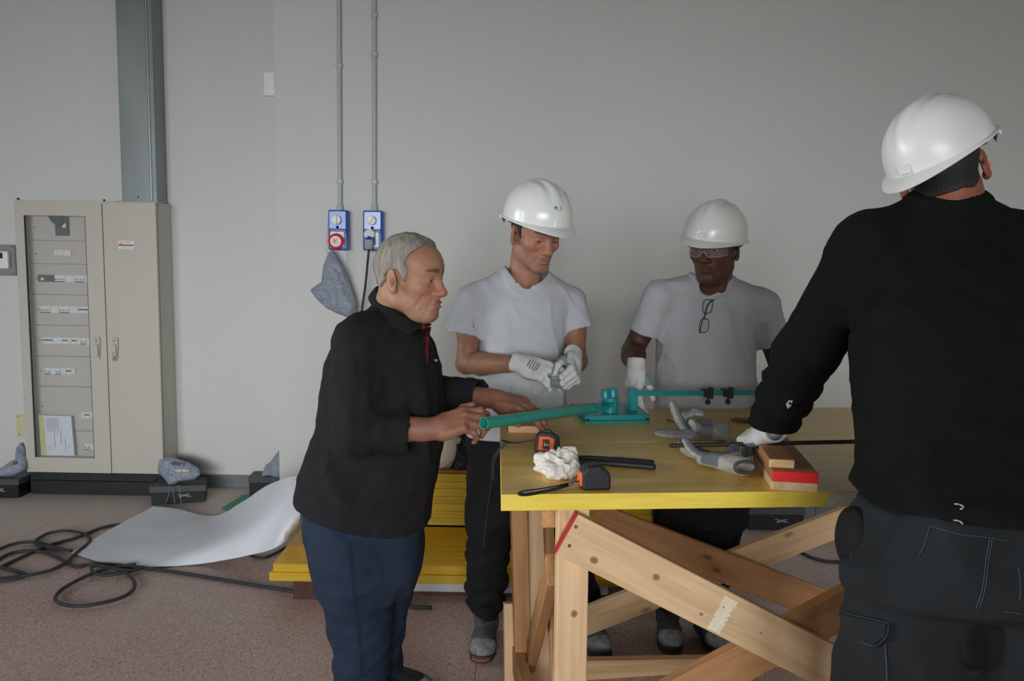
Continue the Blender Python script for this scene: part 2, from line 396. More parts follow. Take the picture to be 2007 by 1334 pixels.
# warning sticker: triangle, red band, small print
st = obj('warning_sticker', bbox(-2.362, -2.272, CY-0.0008, CY, 1.517, 1.566), mat('sticker_white', c(205, 205, 205), 0.5), door_s, world=True)
obj('warning_triangle', prism([(-2.358, 1.546), (-2.338, 1.546), (-2.348, 1.564)], CY-0.0016, CY-0.0007), mat('warn_yellow', c(214, 130, 40), 0.5), door_s, world=True)
obj('sticker_band', bbox(-2.362, -2.272, CY-0.0015, CY-0.0007, 1.536, 1.545), mat('band_red', c(150, 62, 50), 0.5), door_s, world=True)
text('sticker_lettering', 'ATTENZIONE', 0.0085, m_mod_dark, door_s, Matrix.Translation((-2.311, CY-0.0012, 1.556)) @ FACE_CAM)
for z in (1.531, 1.526, 1.521): obj('print_line', bbox(-2.352, -2.28, CY-0.0013, CY-0.0007, z, z+0.0018), mat('print_blue', c(120, 140, 170), 0.6), door_s, world=True)
# inner cover panels, one strip per row, with breakers
seams = [1.742, 1.562, 1.421, 1.234, 1.045, 0.854, 0.665, 0.387, 0.19]
PY = CY+0.075
panels = []
for a, b_ in zip(seams, seams[1:]):
    panels.append(obj('cover_panel', bbox(cx0+0.031, cxm-0.031, PY, PY+0.02, b_+0.0015, a-0.0015, 0.001), m_cab_in, cab, world=True))
for p, z in zip(panels, (1.64, 1.48, 1.33, 1.14, 0.95, 0.76, 0.54, 0.28)):
    obj('screw', lathe([(0.004, 0), (0.004, 0.003)], 8, M=Matrix.Translation((-2.905, PY, z)) @ Matrix.Rotation(math.radians(90), 4, 'X')), m_mod_dark, p, world=True)
def breakers(p, z, x0, mods, h=0.042):
    """mods: list of (width, kind)"""
    x = x0
    for wd, k in mods:
        if k == ' ': x += wd; continue
        mm = m_mod_dark if k == 'b' else m_module
        o = obj('breaker', bbox(x+0.0006, x+wd-0.0006, PY-0.012, PY+0.001, z-h/2, z+h/2, 0.001), mm, p, world=True)
        if k in 'mt':
            n = max(1, round(wd/0.018))
            bm = bmesh.new()
            for q in range(n if k == 'm' else 1):
                if k == 'm': bm_box(bm, x+wd*(q+0.32)/n, x+wd*(q+0.68)/n, PY-0.0145, PY-0.011, z-0.008, z-0.001)
            bm_box(bm, x+0.003, x+wd-0.003, PY-0.0145, PY-0.011, *((z-0.021, z-0.0155) if k == 'm' else (z-0.002, z+0.006)))
            obj('toggle', bm, m_mod_dark, p, world=True)
        if k == 'r':
            for q in (0.2, 0.5, 0.8): obj('indicator_lamp', lathe([(0.0035, 0), (0.0035, 0.003)], 10, M=Matrix.Translation((x+wd*q, PY-0.012, z)) @ Matrix.Rotation(math.radians(90), 4, 'X')), m_lamp, p, world=True)
        x += wd
breakers(panels[1], 1.489, -2.79, [(0.018, 'p'), (0.018, 'p'), (0.018, 'p'), (0.052, 'r')], 0.034)
breakers(panels[2], 1.332, -2.893, [(0.1, 'b'), (0.066, 'm'), (0.055, 'p'), (0.066, 'm'), (0.02, 'p')])
breakers(panels[3], 1.143, -2.888, [(0.066, 'm'), (0.05, 'p'), (0.066, 'm'), (0.05, 'p'), (0.07, 't')])
breakers(panels[4], 0.952, -2.884, [(0.066, 't'), (0.056, 'p'), (0.036, 't'), (0.02, 'p'), (0.036, 't'), (0.02, 'p'), (0.036, 'm'), (0.02, 'p'), (0.018, 'm')])
breakers(panels[5], 0.763, -2.878, [(0.036, 'm'), (0.03, 'p'), (0.036, 'm'), (0.028, 'p'), (0.036, 't'), (0.02, 'p')])
breakers(panels[6], 0.49, -2.665, [(0.02, 'p'), (0.036, 't'), (0.02, 'p'), (0.036, 't')])
breakers(panels[7], 0.292, -2.652, [(0.036, 'm'), (0.02, 'p'), (0.036, 't'), (0.016, 'p')])
obj('knob', cbox(0.018, 0.014, 0.018, 0.003), m_white, panels[2], world=True).location = (-2.862, PY-0.016, 1.328)
# main switch with its long dark handle
ms = obj('main_switch', bbox(-2.772, -2.694, PY-0.02, PY, 1.592, 1.712, 0.003), m_mod_dark, panels[0], world=True)
obj('switch_lever', prism([(-2.80, 1.712), (-2.715, 1.712), (-2.716, 1.655), (-2.745, 1.648), (-2.775, 1.672)], PY-0.05, PY-0.02, 0.003), m_black, panels[0], world=True)
obj('switch_mark', bbox(-2.724, -2.704, PY-0.023, PY-0.019, 1.64, 1.665), m_white, panels[0], world=True)
# folded circuit plan in its yellow sleeve behind the glass
m_yel_card = mat('yellow_card', c(170, 168, 110), 0.7); m_sheet = mat('paper_sheet', c(182, 186, 198), 0.8)
doc = thing('wiring_plan', 'folded white wiring plan in a yellow sleeve behind the cabinet glass', 'document', (-2.8, CY+0.03, 0.25))
obj('sleeve', prism([(-2.912, 0.236), (-2.872, 0.236), (-2.88, 0.49), (-2.918, 0.49)], CY+0.045, CY+0.05), m_yel_card, doc, world=True)
obj('sheet', prism([(-2.872, 0.238), (-2.70, 0.238), (-2.712, 0.488), (-2.88, 0.49)], CY+0.036, CY+0.044), m_sheet, doc, world=True)
bm = bmesh.new(); random.seed(3)
for k in range(9):
    x = -2.865+k*0.009; bm_box(bm, x, x+0.0025, CY+0.0352, CY+0.0362, 0.40-random.random()*0.03, 0.475)
for k, x in enumerate((-2.85, -2.82, -2.78, -2.755, -2.732)): bm_box(bm, x, x+0.003, CY+0.0352, CY+0.0362, 0.27+0.02*(k % 3), 0.30+0.05*((k*7) % 4))
obj('print', bm, mat('print_ink', c(110, 116, 140), 0.8), doc, world=True)

# ------------------------------------------------------------------ galvanised trunking above the cabinet
dt = thing('cable_trunking', 'galvanised steel cable trunking rising from the cabinet to the ceiling', 'trunking', (-2.26, 4.85, 1.8))
obj('channel', bbox(-2.372, -2.158, 4.76, WL-0.002, 1.80, zc-0.001, 0.003), m_metal, dt, world=True)
obj('cover', bbox(-2.362, -2.195, 4.752, 4.762, 1.80, zc-0.001, 0.002), m_metal, dt, world=True)
obj('cover_lip', bbox(-2.194, -2.184, 4.748, 4.762, 1.80, zc-0.001, 0.002), mat('zinc_edge', c(160, 172, 172), 0.35, metal=0.8), dt, world=True)
obj('flange', bbox(-2.41, -2.15, 4.748, WL-0.002, 1.798, 1.806), m_metal, dt, world=True)
obj('screw', lathe([(0.005, 0), (0.005, 0.004)], 8, M=Matrix.Translation((-2.27, 4.752, 1.83)) @ Matrix.Rotation(math.radians(90), 4, 'X')), m_mod_dark, dt, world=True)

# ------------------------------------------------------------------ small wall fittings
ct = thing('wall_thermostat', 'white control unit with a dark display on a grey backing plate', 'thermostat', (-3.16, WL, 1.34))
obj('backing_plate', bbox(-3.30, -3.116, WL-0.018, WL, 1.34, 1.532, 0.004), mat('plate_grey', c(112, 116, 116), 0.5), ct, world=True)
obj('housing', bbox(-3.27, -3.142, WL-0.05, WL-0.018, 1.383, 1.492, 0.008, 2), m_white, ct, world=True)
obj('display', bbox(-3.25, -3.172, WL-0.0515, WL-0.049, 1.447, 1.482), m_black, ct, world=True)
for z in (1.352, 1.52): obj('screw', lathe([(0.004, 0), (0.004, 0.003)], 8, M=Matrix.Translation((-3.128, WL-0.018, z)) @ Matrix.Rotation(math.radians(90), 4, 'X')), m_mod_dark, ct, world=True)
wp = thing('junction_cover', 'pale yellow blank cover plate low on the wall beside the cabinet', 'cover plate', (-3.14, WL, 0.31))
obj('plate', bbox(-3.165, -3.075, WL-0.009, WL, 0.312, 0.456, 0.003), mat('plate_cream', c(172, 168, 128), 0.5), wp, world=True)
for z in (0.325, 0.443): obj('screw', lathe([(0.0035, 0), (0.0035, 0.003)], 8, M=Matrix.Translation((-3.15, WL-0.009, z)) @ Matrix.Rotation(math.radians(90), 4, 'X')), m_mod_dark, wp, world=True)
sw = thing('wall_switch', 'small white switch box high on the recessed wall at the corner', 'switch', (-1.49, WL, 2.46))
obj('housing', bbox(-1.538, -1.448, WL-0.035, WL, 2.463, 2.602, 0.005, 2), m_white, sw, world=True)
obj('rocker', bbox(-1.525, -1.47, WL-0.042, WL-0.033, 2.50, 2.565, 0.003), m_white, sw, world=True)

# ------------------------------------------------------------------ conduits and industrial sockets
m_pvc = mat('grey_pvc', c(150, 156, 160), 0.45)
m_blue = mat('socket_blue', c(20, 62, 140), 0.35); m_blue_l = mat('socket_blue_cover', c(60, 104, 168), 0.18)
for i, (x, lab) in enumerate(((-0.993, 'grey conduit feeding the socket that the bag hangs from'), (-0.797, 'grey conduit feeding the socket with the plugged cable'))):
    cd = thing('conduit', lab, 'conduit', (x, WR, 1.76), group='conduits on the back wall')
    obj('pipe', sweep([(x, WR-0.018, 1.757), (x, WR-0.018, zc-0.001)], 0.0125, 12, ), m_pvc, cd, world=True, smooth=True, angle=40)
    for z in ((2.555, 1.92) if i == 0 else (2.62, 1.92, 2.83)):
        obj('pipe_clip', bbox(x-0.017, x+0.017, WR-0.033, WR, z-0.012, z+0.012, 0.003), m_pvc, cd, world=True)
    obj('gland', lathe([(0.017, 0), (0.019, 0.01), (0.0165, 0.045), (0.013, 0.05)], 14, M=Matrix.Translation((x, WR-0.018, 1.745))), m_pvc, cd, world=True, smooth=True, angle=40)
    x0, z0, z1 = x-0.055, 1.532, 1.756
    plugged = i == 1
    so = thing('power_socket', 'blue interlocked wall socket with a %s' % ('grey cable plugged into it' if plugged else 'red round socket cover'), 'socket', (x, WR, z0), group='blue wall sockets')
    obj('housing', bbox(x0, x0+0.11, WR-0.075, WR, z0, z1, 0.008, 2), m_blue, so, world=True)
    obj('upper_cover', bbox(x0+0.006, x0+0.104, WR-0.084, WR-0.074, 1.648, z1-0.005, 0.004), m_blue_l, so, world=True)
    obj('rim', bbox(x0+0.008, x0+0.102, WR-0.08, WR-0.074, 1.627, 1.65, 0.003), m_blue, so, world=True)
    RX = Matrix.Rotation(math.radians(90), 4, 'X')
    kn = obj('rotary_knob', lathe([(0.0265, 0), (0.0265, 0.016), (0.023, 0.02)], 24, M=Matrix.Translation((x-0.004, WR-0.084, 1.70)) @ RX), m_white, so, world=True, smooth=True, angle=40)
    b = obj('knob_grip', cbox(0.012, 0.014, 0.05, 0.003), m_white, kn, world=True); b.location = (x-0.004, WR-0.11, 1.70); b.rotation_euler = (0, 0 if i == 0 else math.radians(35), 0)
    obj('lock_screw', lathe([(0.008, 0), (0.008, 0.004)], 14, M=Matrix.Translation((x, WR-0.08, 1.659)) @ RX), m_white, so, world=True)
    for sx in (0.01, 0.1):
        for z in (z1-0.008,): obj('corner_screw', lathe([(0.004, 0), (0.004, 0.004)], 8, M=Matrix.Translation((x0+sx, WR-0.083, z)) @ RX), m_black, so, world=True)
    if not plugged:
        obj('socket_flange', bbox(x0+0.012, x0+0.092, WR-0.083, WR-0.074, 1.55, 1.636, 0.004), m_white, so, world=True)
        T = Matrix.Translation((x-0.006, WR-0.083, 1.583)) @ Matrix.Rotation(math.radians(8), 4, 'X') @ RX
        obj('red_ring', lathe([(0.043, 0), (0.043, 0.024), (0.036, 0.03), (0.031, 0.027), (0.031, 0)], 28, M=T), m_red, so, world=True, smooth=True, angle=40)
        obj('socket_lid', lathe([(0.0315, 0), (0.0315, 0.024), (0.028, 0.026)], 24, M=T), m_white, so, world=True, smooth=True, angle=40)
        text('lid_lettering', '16A-6h\n400V~\n3P+T', 0.0105, m_mod_dark, so, Matrix.Translation((x-0.006, WR-0.1132, 1.583)) @ FACE_CAM)
    else:
        obj('socket_flange', bbox(x0+0.012, x0+0.092, WR-0.083, WR-0.074, 1.55, 1.636, 0.004), m_white, so, world=True)
        T = Matrix.Translation((x-0.012, WR-0.083, 1.60)) @ Matrix.Rotation(math.radians(42), 4, 'X') @ RX
        obj('socket_barrel', lathe([(0.03, 0), (0.031, 0.04)], 24, M=T), m_blue, so, world=True, smooth=True, angle=40)
        obj('socket_lid', lathe([(0.031, 0), (0.031, 0.004), (0.027, 0.009)], 24, M=Matrix.Translation((x-0.014, WR-0.1, 1.622)) @ Matrix.Rotation(math.radians(-25), 4, 'X') @ RX), m_white, so, world=True, smooth=True, angle=40)
        T = Matrix.Translation((x-0.014, WR-0.115, 1.578)) @ Matrix.Rotation(math.radians(20), 4, 'X') @ Matrix.Rotation(math.radians(180), 4, 'X')
        obj('plug', lathe([(0.024, -0.02), (0.026, 0.01), (0.021, 0.025), (0.012, 0.045)], 18, M=T), mat('plug_grey', c(140, 146, 152), 0.5), so, world=True, smooth=True, angle=40)
m_cable = mat('black_rubber_cable', c(42, 46, 48), 0.6, var=0.4, vscale=30)
pts = spline([at(723, 489, WR-0.13), at(722, 500, WR-0.14), at(716, 560, WR-0.10), at(709, 610, WR-0.06), at(703, 680, WR-0.03), at(700, 800, WR-0.02), at(690, 900, WR-0.02)], 8)
tag(recenter(obj('plug_cable', sweep(pts, 0.0065, 8), m_cable, smooth=True)), 'black cable hanging down the wall from the plugged socket', 'cable')
# ------------------------------------------------------------------ signed-distance modelling for soft and organic shapes
A3 = lambda p: np.asarray(p, dtype=np.float32)
def s_len(p): return np.sqrt((p*p).sum(-1))
def cone(P, a, b, ra, rb):
    a, b = A3(a), A3(b); ab = b-a; d = P-a; t = np.clip((d@ab)/max(1e-9, float(ab@ab)), 0, 1)
    return s_len(d-t[..., None]*ab)-(ra+(rb-ra)*t)
def chain(P, pts, rs, k=0.012):
    f = None
    for a, b, ra, rb in zip(pts, pts[1:], rs, rs[1:]):
        g = cone(P, a, b, ra, rb); f = g if f is None else smin(f, g, k)
    return f
def ell(P, c_, r, R=None):
    p = P-A3(c_)
    if R is not None: p = p@A3(R)          # columns of R are the ellipsoid axes
    r = A3(r); q = p/r; k0 = s_len(q); k1 = s_len(q/r)
    return k0*(k0-1)/np.maximum(k1, 1e-6)
def rbox(P, c_, h, r, R=None):
    p = P-A3(c_)
    if R is not None: p = p@A3(R)
    q = np.abs(p)-(A3(h)-r)
    return s_len(np.maximum(q, 0))+np.minimum(q.max(-1), 0)-r
def smin(a, b, k):
    h = np.clip(0.5+0.5*(b-a)/k, 0, 1); return b+(a-b)*h-k*h*(1-h)
def smax(a, b, k): return -smin(-a, -b, k)
def plane(P, p, n):
    n = A3(n); n = n/np.linalg.norm(n); return (P-A3(p))@n
def loft(P, secs, pw=2.3):
    """secs: (z, cx, cy, a, b, yaw) bottom to top; superellipse cross-sections"""
    S = np.array(secs, dtype=np.float32); z = P[..., 2]
    I = lambda k: np.interp(z, S[:, 0], S[:, k]).astype(np.float32)
    x = P[..., 0]-I(1); y = P[..., 1]-I(2); a = I(3); b = I(4); w_ = I(5) if S.shape[1] > 5 else 0.0
    cw, sw_ = np.cos(w_), np.sin(w_)
    xr_ = x*cw+y*sw_; yr_ = -x*sw_+y*cw
    rr = (np.abs(xr_/a)**pw+np.abs(yr_/b)**pw)**(1/pw)
    f = (rr-1)*np.minimum(a, b)
    zc_ = np.maximum(S[0, 0]-z, z-S[-1, 0])
    return np.where(zc_ > 0, np.sqrt(np.maximum(f, 0)**2+zc_**2)+np.minimum(f, 0)*0, f)
def wob(P, s, seed=0.0):
    """cheap smooth pseudo-noise in about -1..1"""
    x, y, z = P[..., 0]*s+seed*1.7, P[..., 1]*s+seed*2.3, P[..., 2]*s+seed*0.9
    a = np.sin(x*1.0+1.3*np.sin(y*0.9+seed)+0.7*z)+np.sin(y*1.1+1.1*np.sin(z*1.3+2*seed)+0.6*x)+np.sin(z*0.95+1.2*np.sin(x*1.2-seed)+0.8*y)
    return a/3
def ridge(P, a, b, w_, h):
    """fold running from a to b: positive h raises the surface"""
    d = cone(P, a, b, 0.0, 0.0); return -h*np.exp(-(d/w_)**2)
def nets(fn, lo, hi, h, cap=True):
    """naive surface nets of fn on a grid"""
    lo = np.array(lo, float); hi = np.array(hi, float); n = np.ceil((hi-lo)/h).astype(int)+1
    ax = [lo[i]+h*np.arange(n[i]) for i in range(3)]
    f = np.empty(n, np.float32); step = max(1, int(400000/(n[1]*n[2])))
    Y, Z = np.meshgrid(ax[1], ax[2], indexing='ij')
    for i in range(0, n[0], step):
        xs = ax[0][i:i+step]; P = np.empty((len(xs), n[1], n[2], 3), np.float32)
        P[..., 0] = xs[:, None, None]; P[..., 1] = Y; P[..., 2] = Z
        f[i:i+step] = fn(P)
    if cap: f[0] = np.maximum(f[0], h); f[-1] = np.maximum(f[-1], h); f[:, 0] = np.maximum(f[:, 0], h); f[:, -1] = np.maximum(f[:, -1], h)
    if cap: f[:, :, 0] = np.maximum(f[:, :, 0], h); f[:, :, -1] = np.maximum(f[:, :, -1], h)
    ins = f < 0
    nx, ny, nz = n-1
    cnt = np.zeros((nx, ny, nz), np.int8)
    off = [(a, b, c_) for a in (0, 1) for b in (0, 1) for c_ in (0, 1)]
    for a, b, c_ in off: cnt += ins[a:a+nx, b:b+ny, c_:c_+nz]
    act = (cnt > 0) & (cnt < 8); idx = np.full(act.shape, -1, np.int64); I, J, K = np.nonzero(act); idx[I, J, K] = np.arange(len(I))
    acc = np.zeros((len(I), 3)); num = np.zeros(len(I))
    for p in off:
        for d in range(3):
            if p[d]: continue
            q = list(p); q[d] = 1
            fa = f[I+p[0], J+p[1], K+p[2]]; fb = f[I+q[0], J+q[1], K+q[2]]
            m_ = (fa < 0) != (fb < 0); t = np.where(m_, fa/np.where(fa == fb, 1, fa-fb), 0)
            pos = np.array(p, float)[None]+np.zeros((len(I), 1)); pos[:, d] = t
            acc += pos*m_[:, None]; num += m_
    V = lo+h*(np.stack([I, J, K], 1)+acc/np.maximum(num, 1)[:, None])
    Q = []
    for d in range(3):
        u, v = (d+1) % 3, (d+2) % 3
        sl0 = [slice(None)]*3; sl1 = [slice(None)]*3; sl0[d] = slice(0, -1); sl1[d] = slice(1, None)
        ch = ins[tuple(sl0)] != ins[tuple(sl1)]; E = np.stack(np.nonzero(ch), 1)
        ok = (E[:, u] > 0) & (E[:, v] > 0) & (E[:, u] < n[u]-1) & (E[:, v] < n[v]-1); E = E[ok]
        flip = ins[E[:, 0], E[:, 1], E[:, 2]]
        c4 = []
        for du, dv in ((-1, -1), (0, -1), (0, 0), (-1, 0)):
            e = E.copy(); e[:, u] += du; e[:, v] += dv; c4.append(idx[e[:, 0], e[:, 1], e[:, 2]])
        q = np.stack(c4, 1); q[~flip] = q[~flip][:, ::-1]; Q.append(q)
    return V.astype(np.float32), np.concatenate(Q)
def np_mesh(name, V, Q, col=None):
    me = bpy.data.meshes.new(name); me.vertices.add(len(V)); me.vertices.foreach_set('co', np.asarray(V, np.float32).ravel())
    k = Q.shape[1]; me.loops.add(len(Q)*k); me.loops.foreach_set('vertex_index', Q.astype(np.int32).ravel())
    me.polygons.add(len(Q)); me.polygons.foreach_set('loop_start', np.arange(0, len(Q)*k, k, dtype=np.int32))
    me.update(calc_edges=True); me.validate(); me.shade_smooth()
    if col is not None:
        a = me.color_attributes.new('Col', 'FLOAT_COLOR', 'POINT'); cc = np.ones((len(V), 4), np.float32); cc[:, :3] = col; a.data.foreach_set('color', cc.ravel())
    return me
def sdf_obj(name, fn, lo, hi, h, m, parent=None, col=None, xf=None):
    """col: function of positions -> rgb; xf: 4x4 from local to world"""
    V, Q = nets(fn, lo, hi, h)
    C_ = col(V) if col else None
    if xf is not None: X = np.array(xf); V = V@X[:3, :3].T+X[:3, 3]
    return link(name, np_mesh(name, V, Q, C_), m, parent, world=parent is not None)

# ------------------------------------------------------------------ yellow shuttering panels in two piles
m_yel = wood('yellow_panel_lacquer', c(196, 150, 24), c(176, 130, 16), None, 0.42, wear=(c(150, 114, 30), 2.2, 0.52, 0.75))
m_yel_e = wood('yellow_panel_edge', c(172, 144, 36), c(150, 124, 28), None, 0.5)
m_timber_d = wood('dark_timber', c(70, 42, 30), c(48, 28, 20), None, 0.7)
def ypanel(x0, x1, y0, y1, z0, z1, label):
    o = obj('shuttering_panel', bbox(0, x1-x0, -(y1-y0)/2, (y1-y0)/2, 0, z1-z0, 0.0025), [m_yel, m_yel_e])
    for f in o.data.polygons:
        if abs(f.normal.z) < 0.5: f.material_index = 1
    o.location = (x0, (y0+y1)/2, z0); tag(o, label, 'panel', 'yellow shuttering panels stacked on the floor'); return o
TH = 0.0375
ordn = ['lowest', 'second lowest', 'third', 'middle', 'fifth', 'second highest', 'topmost']
ypanel(-1.03, 0.70, 3.225, 3.72, 0.100, 0.100+TH-0.0005, 'lower yellow panel jutting out in the front pile')
ypanel(-1.015, 0.72, 3.235, 3.73, 0.100+TH, 0.175, 'upper yellow panel of the front step under the men')
for k in range(7):
    dx, dy = (random.random()-0.5)*0.02, (random.random()-0.5)*0.012
    o = ypanel(-0.965+dx, 0.705+dx, 3.745+dy, 4.24+dy, 0.174+k*TH+0.001, 0.174+(k+1)*TH, '%s yellow panel of the rear pile behind the men' % ordn[k])
bb = thing('bearer_timber', 'dark timber bearer under the left end of the yellow panels', 'timber', (-0.8, 3.3, 0), group='bearers under the panels')
beam('timber', (-0.86, 3.27, 0.05), (-0.86, 4.22, 0.05), 0.099, 0.16, m_timber_d, bb)
bb = thing('bearer_timber', 'dark timber bearer under the right end of the yellow panels', 'timber', (0.55, 3.3, 0), group='bearers under the panels')
beam('timber', (0.56, 3.5, 0.05), (0.56, 4.22, 0.05), 0.099, 0.16, m_timber_d, bb)
bb = thing('bearer_timber', 'dark timber lying along under the white board', 'timber', (0, 3.4, 0), group='bearers under the panels')
beam('timber', (-0.70, 3.40, 0.022), (0.40, 3.40, 0.022), 0.042, 0.14, m_timber_d, bb)
bb = thing('bearer_timber', 'rear dark bearer under the tall yellow pile', 'timber', (0, 4.0, 0), group='bearers under the panels')
beam('timber', (-0.70, 4.1, 0.086), (0.40, 4.1, 0.086), 0.172, 0.08, m_timber_d, bb)
o = obj('white_board', bbox(-0.60, 0.44, -0.2, 0.2, 0, 0.054, 0.003), mat('white_laminate', c(160, 160, 162), 0.45, var=0.15, vscale=12)); o.location = (0, 3.47, 0.044)
tag(o, 'white board wedged under the front yellow panels', 'board')
# ply sheet, spare hard hat and dark jacket on the rear pile are placed further below
PILE_TOP = 0.174+7*TH
o = obj('plywood_sheet', bbox(-0.62, 0.35, -0.23, 0.23, 0, 0.010, 0.001), wood('brown_plywood', c(134, 94, 50), c(110, 74, 36))); o.location = (0, 3.99, PILE_TOP+0.004)
tag(o, 'thin brown plywood sheet on top of the rear panel pile', 'plywood')

# ------------------------------------------------------------------ workbench
TZ = 0.95
m_pine = wood('pale_pine', c(186, 158, 124), c(168, 138, 102), c(104, 72, 48), 0.6, kscale=4.2)
m_pine_o = wood('orange_pine', c(158, 118, 80), c(136, 98, 62), c(78, 50, 32), 0.6, kscale=4.2)
m_redp = mat('red_end_paint', c(150, 34, 30), 0.6, var=0.2, vscale=30)
m_top = wood('worn_panel_top', c(204, 168, 84), c(184, 142, 58), None, 0.34, scale=0.55, wear=(c(192, 160, 98), 3.5, 0.5, 0.78))
m_edge = wood('bench_yellow_edge', c(200, 176, 66), c(186, 160, 54), None, 0.5)
wb = thing('workbench', 'wooden workbench with a worn yellow panel top on braced pine legs', 'workbench', (0.9, 2.3, 0))
TT = 0.040
FL, FR, BL, BR = Vector((-0.019, 1.775)), Vector((1.93, 1.96)), Vector((-0.040, 2.80)), Vector((1.90, 3.05))
for k, (u0, u1) in enumerate(((0.0, 0.4985), (0.5005, 1.0))):
    q = [FL.lerp(BL, u0), FR.lerp(BR, u0), FR.lerp(BR, u1), FL.lerp(BL, u1)]
    bm = prism([(p.x, p.y) for p in q], TZ-TT, TZ, 0.0015, axis='z')
    tp = obj('top_panel', bm, [m_top, m_edge], wb, world=True)
    for f in tp.data.polygons:
        if f.normal.z < 0.5: f.material_index = 1
# paint patch worn white on the front edge near the right
e0 = FL.lerp(FR, 0.405); e1 = FL.lerp(FR, 0.437)
def on_edge(t, dz, out=0.0008): p = FL.lerp(FR, t); n = Vector((FR.y-FL.y, -(FR.x-FL.x))).normalized(); return (p.x+n.x*out, p.y+n.y*out, TZ-TT+dz)
bm = bmesh.new(); bm.faces.new([bm.verts.new(on_edge(t, dz)) for t, dz in ((0.405, 0.003), (0.447, 0.002), (0.4475, 0.037), (0.425, 0.038), (0.412, 0.036))])
obj('bare_patch', bm, mat('bare_white', c(172, 166, 152), 0.7, var=0.35, vscale=60, stretch=(1, 1, 6)), wb, world=True)
UN = TZ-TT-0.001
# legs and braces (points measured along each timber's middle)
def tb(name, a, b_, w_, t, m=m_pine, up=(0, 0, 1), ends=None, bev=0.002): return beam(name, a, b_, w_, t, [m, m_redp] if ends else m, wb, up, bev, ends)
front_leg = tb('leg', (0.158, 1.888, UN), (0.168, 1.90, 0.0), 0.078, 0.048, m_pine, (1, 0.1, 0))
tb('leg', (0.105, 2.62, UN), (0.11, 2.62, 0.0), 0.085, 0.048, m_pine, (1, 0.1, 0))
tb('leg', (0.022, 2.585, UN), (0.06, 2.60, 0.0), 0.055, 0.06, m_pine_o, (1, 0.1, 0))
tb('leg', (1.72, 2.10, UN), (1.72, 2.10, 0.0), 0.08, 0.048, m_pine, (1, 0.1, 0)); tb('leg', (1.66, 2.86, UN), (1.66, 2.86, 0.0), 0.08, 0.048, m_pine, (1, 0.1, 0))
tb('top_rail', (0.105, 1.92, UN-0.045), (0.07, 2.60, UN-0.045), 0.088, 0.04, m_pine_o)
tb('top_rail', (1.70, 2.12, UN-0.045), (1.66, 2.85, UN-0.045), 0.088, 0.04, m_pine_o)
tb('end_brace', (0.115, 1.95, 0.70), (0.083, 2.60, 0.10), 0.085, 0.030, m_pine_o)
tb('end_brace', (0.150, 1.95, 0.16), (0.125, 2.60, 0.74), 0.085, 0.028, m_pine_o)
tb('foot_rail', (0.12, 1.94, 0.10), (0.02, 2.78, 0.10), 0.09, 0.04, m_pine_o, ends='1')
tb('end_post', at(1001, 1180, 2.66), at(1002, 1345, 2.60), 0.05, 0.04, m_pine, (1, 0.1, 0))
b1 = tb('front_brace', at(1108, 1042, 1.835), at(1720, 1352, 1.92), 0.112, 0.032, m_pine, ends='0')
for px, py in ((1129, 1032), (1116, 1069)):
    p = at(px, py, 1.82)
    obj('screw', lathe([(0.0042, 0), (0.0042, 0.002), (0.001, 0.0005)], 10, M=Matrix.Translation(p) @ Matrix.Rotation(math.radians(84), 4, 'X')), mat('screw_zinc', c(90, 92, 92), 0.4, metal=0.7), b1, world=True)
def knots(o, spots):
    """(px, py, Y, radius): round knots on the near face of a timber"""
    Mi_ = o.matrix_basis.inverted(); me_y = min(v.co.y for v in o.data.vertices)
    for px, py, Y, r in spots:
        q = Mi_ @ at(px, py, Y); q.y = me_y
        for nm, rr, dz, mm in (('knot', r, 0.0003, mat('knot_brown', c(150, 108, 76), 0.7, var=0.3, vscale=60)), ('knot_core', r*0.62, 0.0006, mat('knot_core', c(126, 88, 62), 0.7, var=0.3, vscale=80))):
            bm = lathe([(rr, 0), (rr, dz)], 16, M=Matrix.Translation(q) @ Matrix.Rotation(math.radians(90), 4, 'X') @ Matrix.Diagonal((1.0, 0.85, 1, 1))); obj(nm, bm, mm, o)
knots(b1, [(1162, 1093, 1.84, 0.011), (1284, 1128, 1.85, 0.010), (1373, 1201, 1.86, 0.005), (1415, 1186, 1.87, 0.004), (1488, 1237, 1.88, 0.003)])
knots(front_leg, [(1125, 1202, 1.87, 0.010)])
tb('front_brace', at(1300, 1376, 1.90), at(1690, 1168, 1.96), 0.105, 0.032, m_pine_o)
tb('rear_brace', at(1165, 1015, 2.66), at(1610, 1182, 2.80), 0.112, 0.03, m_pine_o)
tb('rear_brace', at(1130, 1222, 2.78), at(1700, 1002, 2.88), 0.105, 0.03, m_pine)
tb('rear_rail', at(1120, 1318, 2.66), at(1700, 1306, 2.84), 0.105, 0.035, m_pine)
tb('front_rail', at(1200, 1400, 1.95), at(1700, 1385, 2.0), 0.10, 0.035, m_pine_o)
random.seed(5); zig = [(0.432+0.004*(k % 2)+0.003*random.random(), -0.050+0.0066*k) for k in range(15)]+[(0.476-0.006*(k % 2)-0.004*random.random(), 0.042-0.0066*k) for k in range(15)]
bm = prism(zig, -0.0165, -0.0158)      # plaster brushed across the brace
ra = obj('white_smear', bm, mat('plaster_smear', c(190, 168, 138), 0.9, col2=c(204, 192, 176), vscale=30, stretch=(3, 1, 0.5)), b1)

